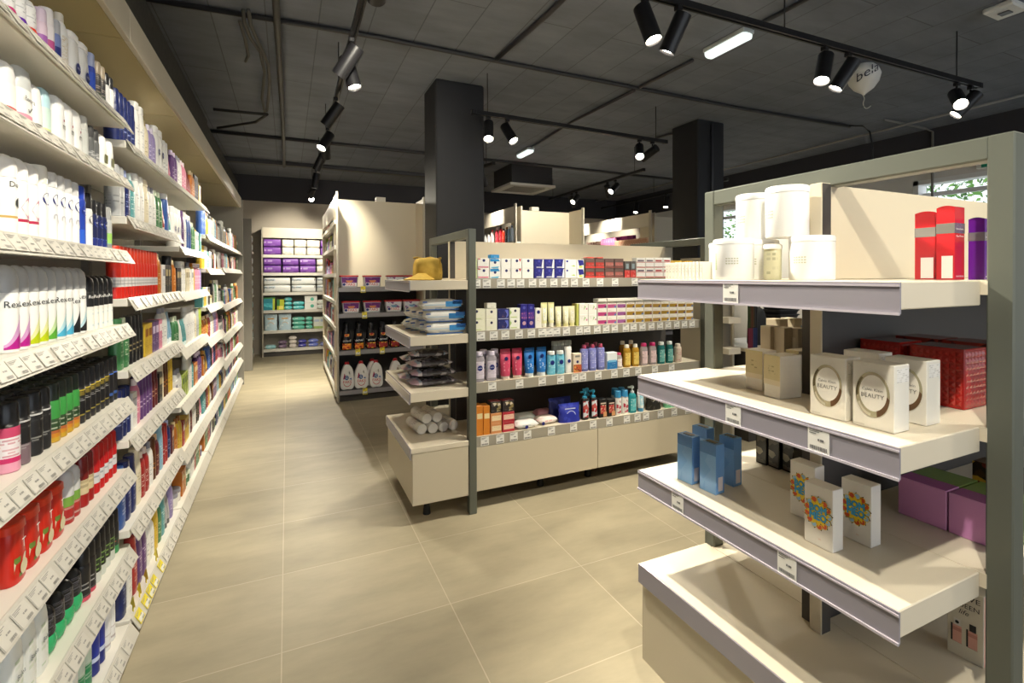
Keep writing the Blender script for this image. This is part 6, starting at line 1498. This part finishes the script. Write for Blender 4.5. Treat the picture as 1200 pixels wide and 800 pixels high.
def spot(x, y, target, power, label, on=True, cone=68, blend=.85, zt=ZT, L=.2, r=.043):
    """Track lamp: adapter, stem and cylinder aimed at target, its lens and the light it gives."""
    e = empty('spotlight', (x, y, zt - .02)); piv = Vector((x, y, zt - .118)); d = (Vector(target) - piv).normalized()
    obj('adapter', MB().box(x - .016, x + .016, y - .016, y + .016, zt - .042, zt - .018, HEAD, .002), e)
    obj('stem', MB().tube([(x, y, zt - .04), (x, y, zt - .118)], .007, HEAD, 8), e)
    q = d.to_track_quat('Z', 'Y').to_matrix().to_4x4(); T = Matrix.Translation(piv) @ q
    m = MB(); m.T = T
    m.loft([(-L * .3, r * .9, r * .9), (-L * .29, r, r), (L * .69, r, r), (L * .7, r * .95, r * .95), (L * .67, r * .88, r * .88), (L * .62, r * .86, r * .86)], HEAD, 24, ct=False)
    hd = obj('lamp_head', m, e)
    m = MB(); m.T = T; m.loft([(L * .615, r * .87, r * .87), (L * .62, r * .86, r * .86)], LENS, 24); obj('lens', m, hd)
    tag(e, label, 'spotlight', 'black track spotlights')
    if power:
        li = bpy.data.lights.new('spot', 'SPOT'); li.energy = power; li.spot_size = math.radians(cone); li.spot_blend = blend; li.shadow_soft_size = .03; li.color = WARM
        o = bpy.data.objects.new('spot', li); COL.objects.link(o); o.location = piv + d * (L * .71); o.rotation_euler = d.to_track_quat('-Z', 'Y').to_euler()
PW = 78
A = 'over the aisle track'
for y, tx, ty, tz, lab in ((-1.4, -.6, -.6, .9, 'behind the camera, aimed at the wall shelves'), (-.3, -.62, .7, 1.0, 'first before the picture edge, aimed at the wall shelves'), (.55, -.58, 1.55, 1.0, 'second before the picture edge, aimed at the wall shelves'), (1.2, -.6, 1.9, .6, 'third before the picture edge, aimed low at the wall'), (1.9, -.58, 2.6, 1.3, 'fourth before the picture edge, aimed at the wall shelves'),
        (-.05, 1.4, .62, .85, 'just before the camera, aimed at the perfume boxes'), (2.15, 1.0, 5.75, 1.7, 'last before the picture edge, aimed at the detergent gondola'), (3.0, -.6, 3.7, 1.1, 'topmost in the picture, aimed at the wall shelves'), (3.17, .8, 2.85, .9, 'topmost in the picture, aimed down away from the wall'), (4.05, -.6, 4.5, 1.2, 'second down the aisle, aimed at the wall shelves'), (4.9, -.6, 4.0, .9, 'third down the aisle, glowing towards the wall shelves'), (5.15, .55, 6.6, 1.0, 'third down the aisle, aimed at the detergents'),
        (5.75, -.5, 6.3, .8, 'fourth down the aisle, aimed at the wall shelves'), (6.9, -.1, 7.1, .0, 'fifth down the aisle, glowing downwards'), (8.0, .1, 9.4, 1.8, 'last down the aisle, aimed at the back shelf'), (8.5, .46, 6.8, 1.6, 'last down the aisle, aimed at the tall gondola side')):
    spot(.35, y, (tx, ty, tz), PW * (3.2 if y == 6.9 else 1.5 if y == 8.0 else 1.15 if y == -.05 else 1.3 if y == 2.15 else .62 if y < 3.5 else 1.5 if y < 6 else 2.4), 'black spotlight on the aisle track, ' + lab)
# lamps above the skincare gondola
spot(1.60, 3.985, (1.15, 2.9, .7), PW * .8, 'black spotlight at the column end of the middle track, leaning forward')
spot(1.78, 3.99, (2.1, 3.05, 1.3), PW * .8, 'black spotlight with glowing mouth next to the column end lamp')
spot(3.28, 4.045, (2.3, 2.75, 1.0), PW, 'black spotlight shining towards the camera on the middle track')
spot(3.45, 4.05, (3.1, 5.6, 1.95), PW * 2.0, 'black spotlight at the far end of the middle track, turned away')
# lamps over the perfume gondola
spot(.66, 1.98, (1.12, .95, 1.0), PW * 3.1, 'black spotlight on the top track above the picture edge, aimed at the tubs')
spot(1.63, 1.965, (1.95, 1.2, .3), PW * .7, 'black spotlight shining brightly at the top, nearest on the top track')
spot(1.84, 1.96, (1.35, 2.72, .75), PW * 1.35, 'black spotlight pointing down at the skincare gondola from the top track')
spot(2.98, 1.945, (1.9, 1.6, .3), PW * .9, 'black spotlight glowing below the track left of the balloon')
spot(3.20, 1.94, (2.3, 2.66, .75), PW * 1.35, 'black spotlight in front of the white balloon')
spot(4.42, 1.92, (3.0, .9, 1.2), PW * .8, 'black spotlight glowing at the far end of the top track')
spot(4.60, 1.915, (3.5, 2.9, 1.0), PW * .7, 'black spotlight last on the top track, leaning back')
# far lamps
spot(4.345, 5.9, (3.3, 5.6, 1.8), PW * 1.6, 'black spotlight upper of the pair on the far track, leaning left'); spot(4.35, 6.1, (4.7, 6.4, 2.0), PW * 2, 'black spotlight upper of the pair on the far track, leaning right')
spot(4.37, 7.0, (3.5, 6.6, 1.9), PW * 1.5, 'black spotlight lower of the pair on the far track, glowing'); spot(4.372, 7.15, (4.68, 7.2, 2.1), PW * 2.2, 'black spotlight lower of the pair on the far track, leaning right')
spot(2.29, 5.95, (2.62, 6.2, 2.1), PW * 1, 'black spotlight beside the near column, on the short track'); spot(2.2, 6.3, (1.5, 9.0, .6), PW * 1.5, 'black spotlight beside the near column, farther along the short track')
for y, lab, t in ((5.6, 'first', (5.2, 5.0, 1.4)), (6.0, 'second', (7.1, 5.4, 1.3)), (6.6, 'third', (5.6, 6.4, 1.6)), (7.4, 'fourth', (5.6, 7.2, 1.8))):
    spot(5.93, y, t, PW * 1.6, 'black spotlight on the far side track, %s from the dark column' % lab)
for y, t in ((-1.0, (1.2, -.6, .2)), (.0, (1.75, .85, 1.42))):  # unseen lamps added for general fill and a brighter spine panel
    spot(2.2, y, t, PW * (.5 if y < -.5 else .9), 'added black spotlight on the unseen camera side track, %s' % ('turned to the camera side floor' if y < -.5 else 'aimed at the cream spine panel'))

RESTING = set('carton aerosol_can deodorant_stick roll_on_deodorant bottle squeeze_tube refill_pouch soft_pack cream_jar white_tub detergent_bottle capsule_tub softener_bottle bin_bag_roll perfume_box perfume_set_box sample_box cosmetic_bottle tissue_pack wrapped_pack paper_pack wipes_pack nappy_pack toiletry_bag gift_box'.split())
# ---------------------------------------------------------------- daylight, camera, view
w = bpy.data.worlds.new('sky'); SC.world = w; w.use_nodes = True
bg = w.node_tree.nodes['Background']; bg.inputs[0].default_value = (.86, .93, 1.0, 1); bg.inputs[1].default_value = 1.7
cam = bpy.data.cameras.new('camera'); cam.sensor_width = 36; cam.lens = F_PX / 1200 * 36; cam.shift_y = -(400 - PCY) / 1200; cam.clip_start = .02
co = bpy.data.objects.new('camera', cam); COL.objects.link(co)
co.matrix_world = Matrix(((RGT.x, UPV.x, -FWD.x, EYE.x), (RGT.y, UPV.y, -FWD.y, EYE.y), (RGT.z, UPV.z, -FWD.z, EYE.z), (0, 0, 0, 1)))
SC.camera = co
vs = SC.view_settings; vs.view_transform = 'Standard'; vs.look = 'None'; vs.gamma = 1; vs.exposure = 0.28; vs.use_curve_mapping = False
for o in list(COL.objects):
    if o.parent is None and o.get('category') and o.get('kind') != 'structure' and o.location.z > .06 and o.name.split('.')[0] in RESTING: o.location.z += .0007
for k, v in _used.items():
    if len(v) > 1: print('SAME LABEL x%d: %s' % (len(v), k))
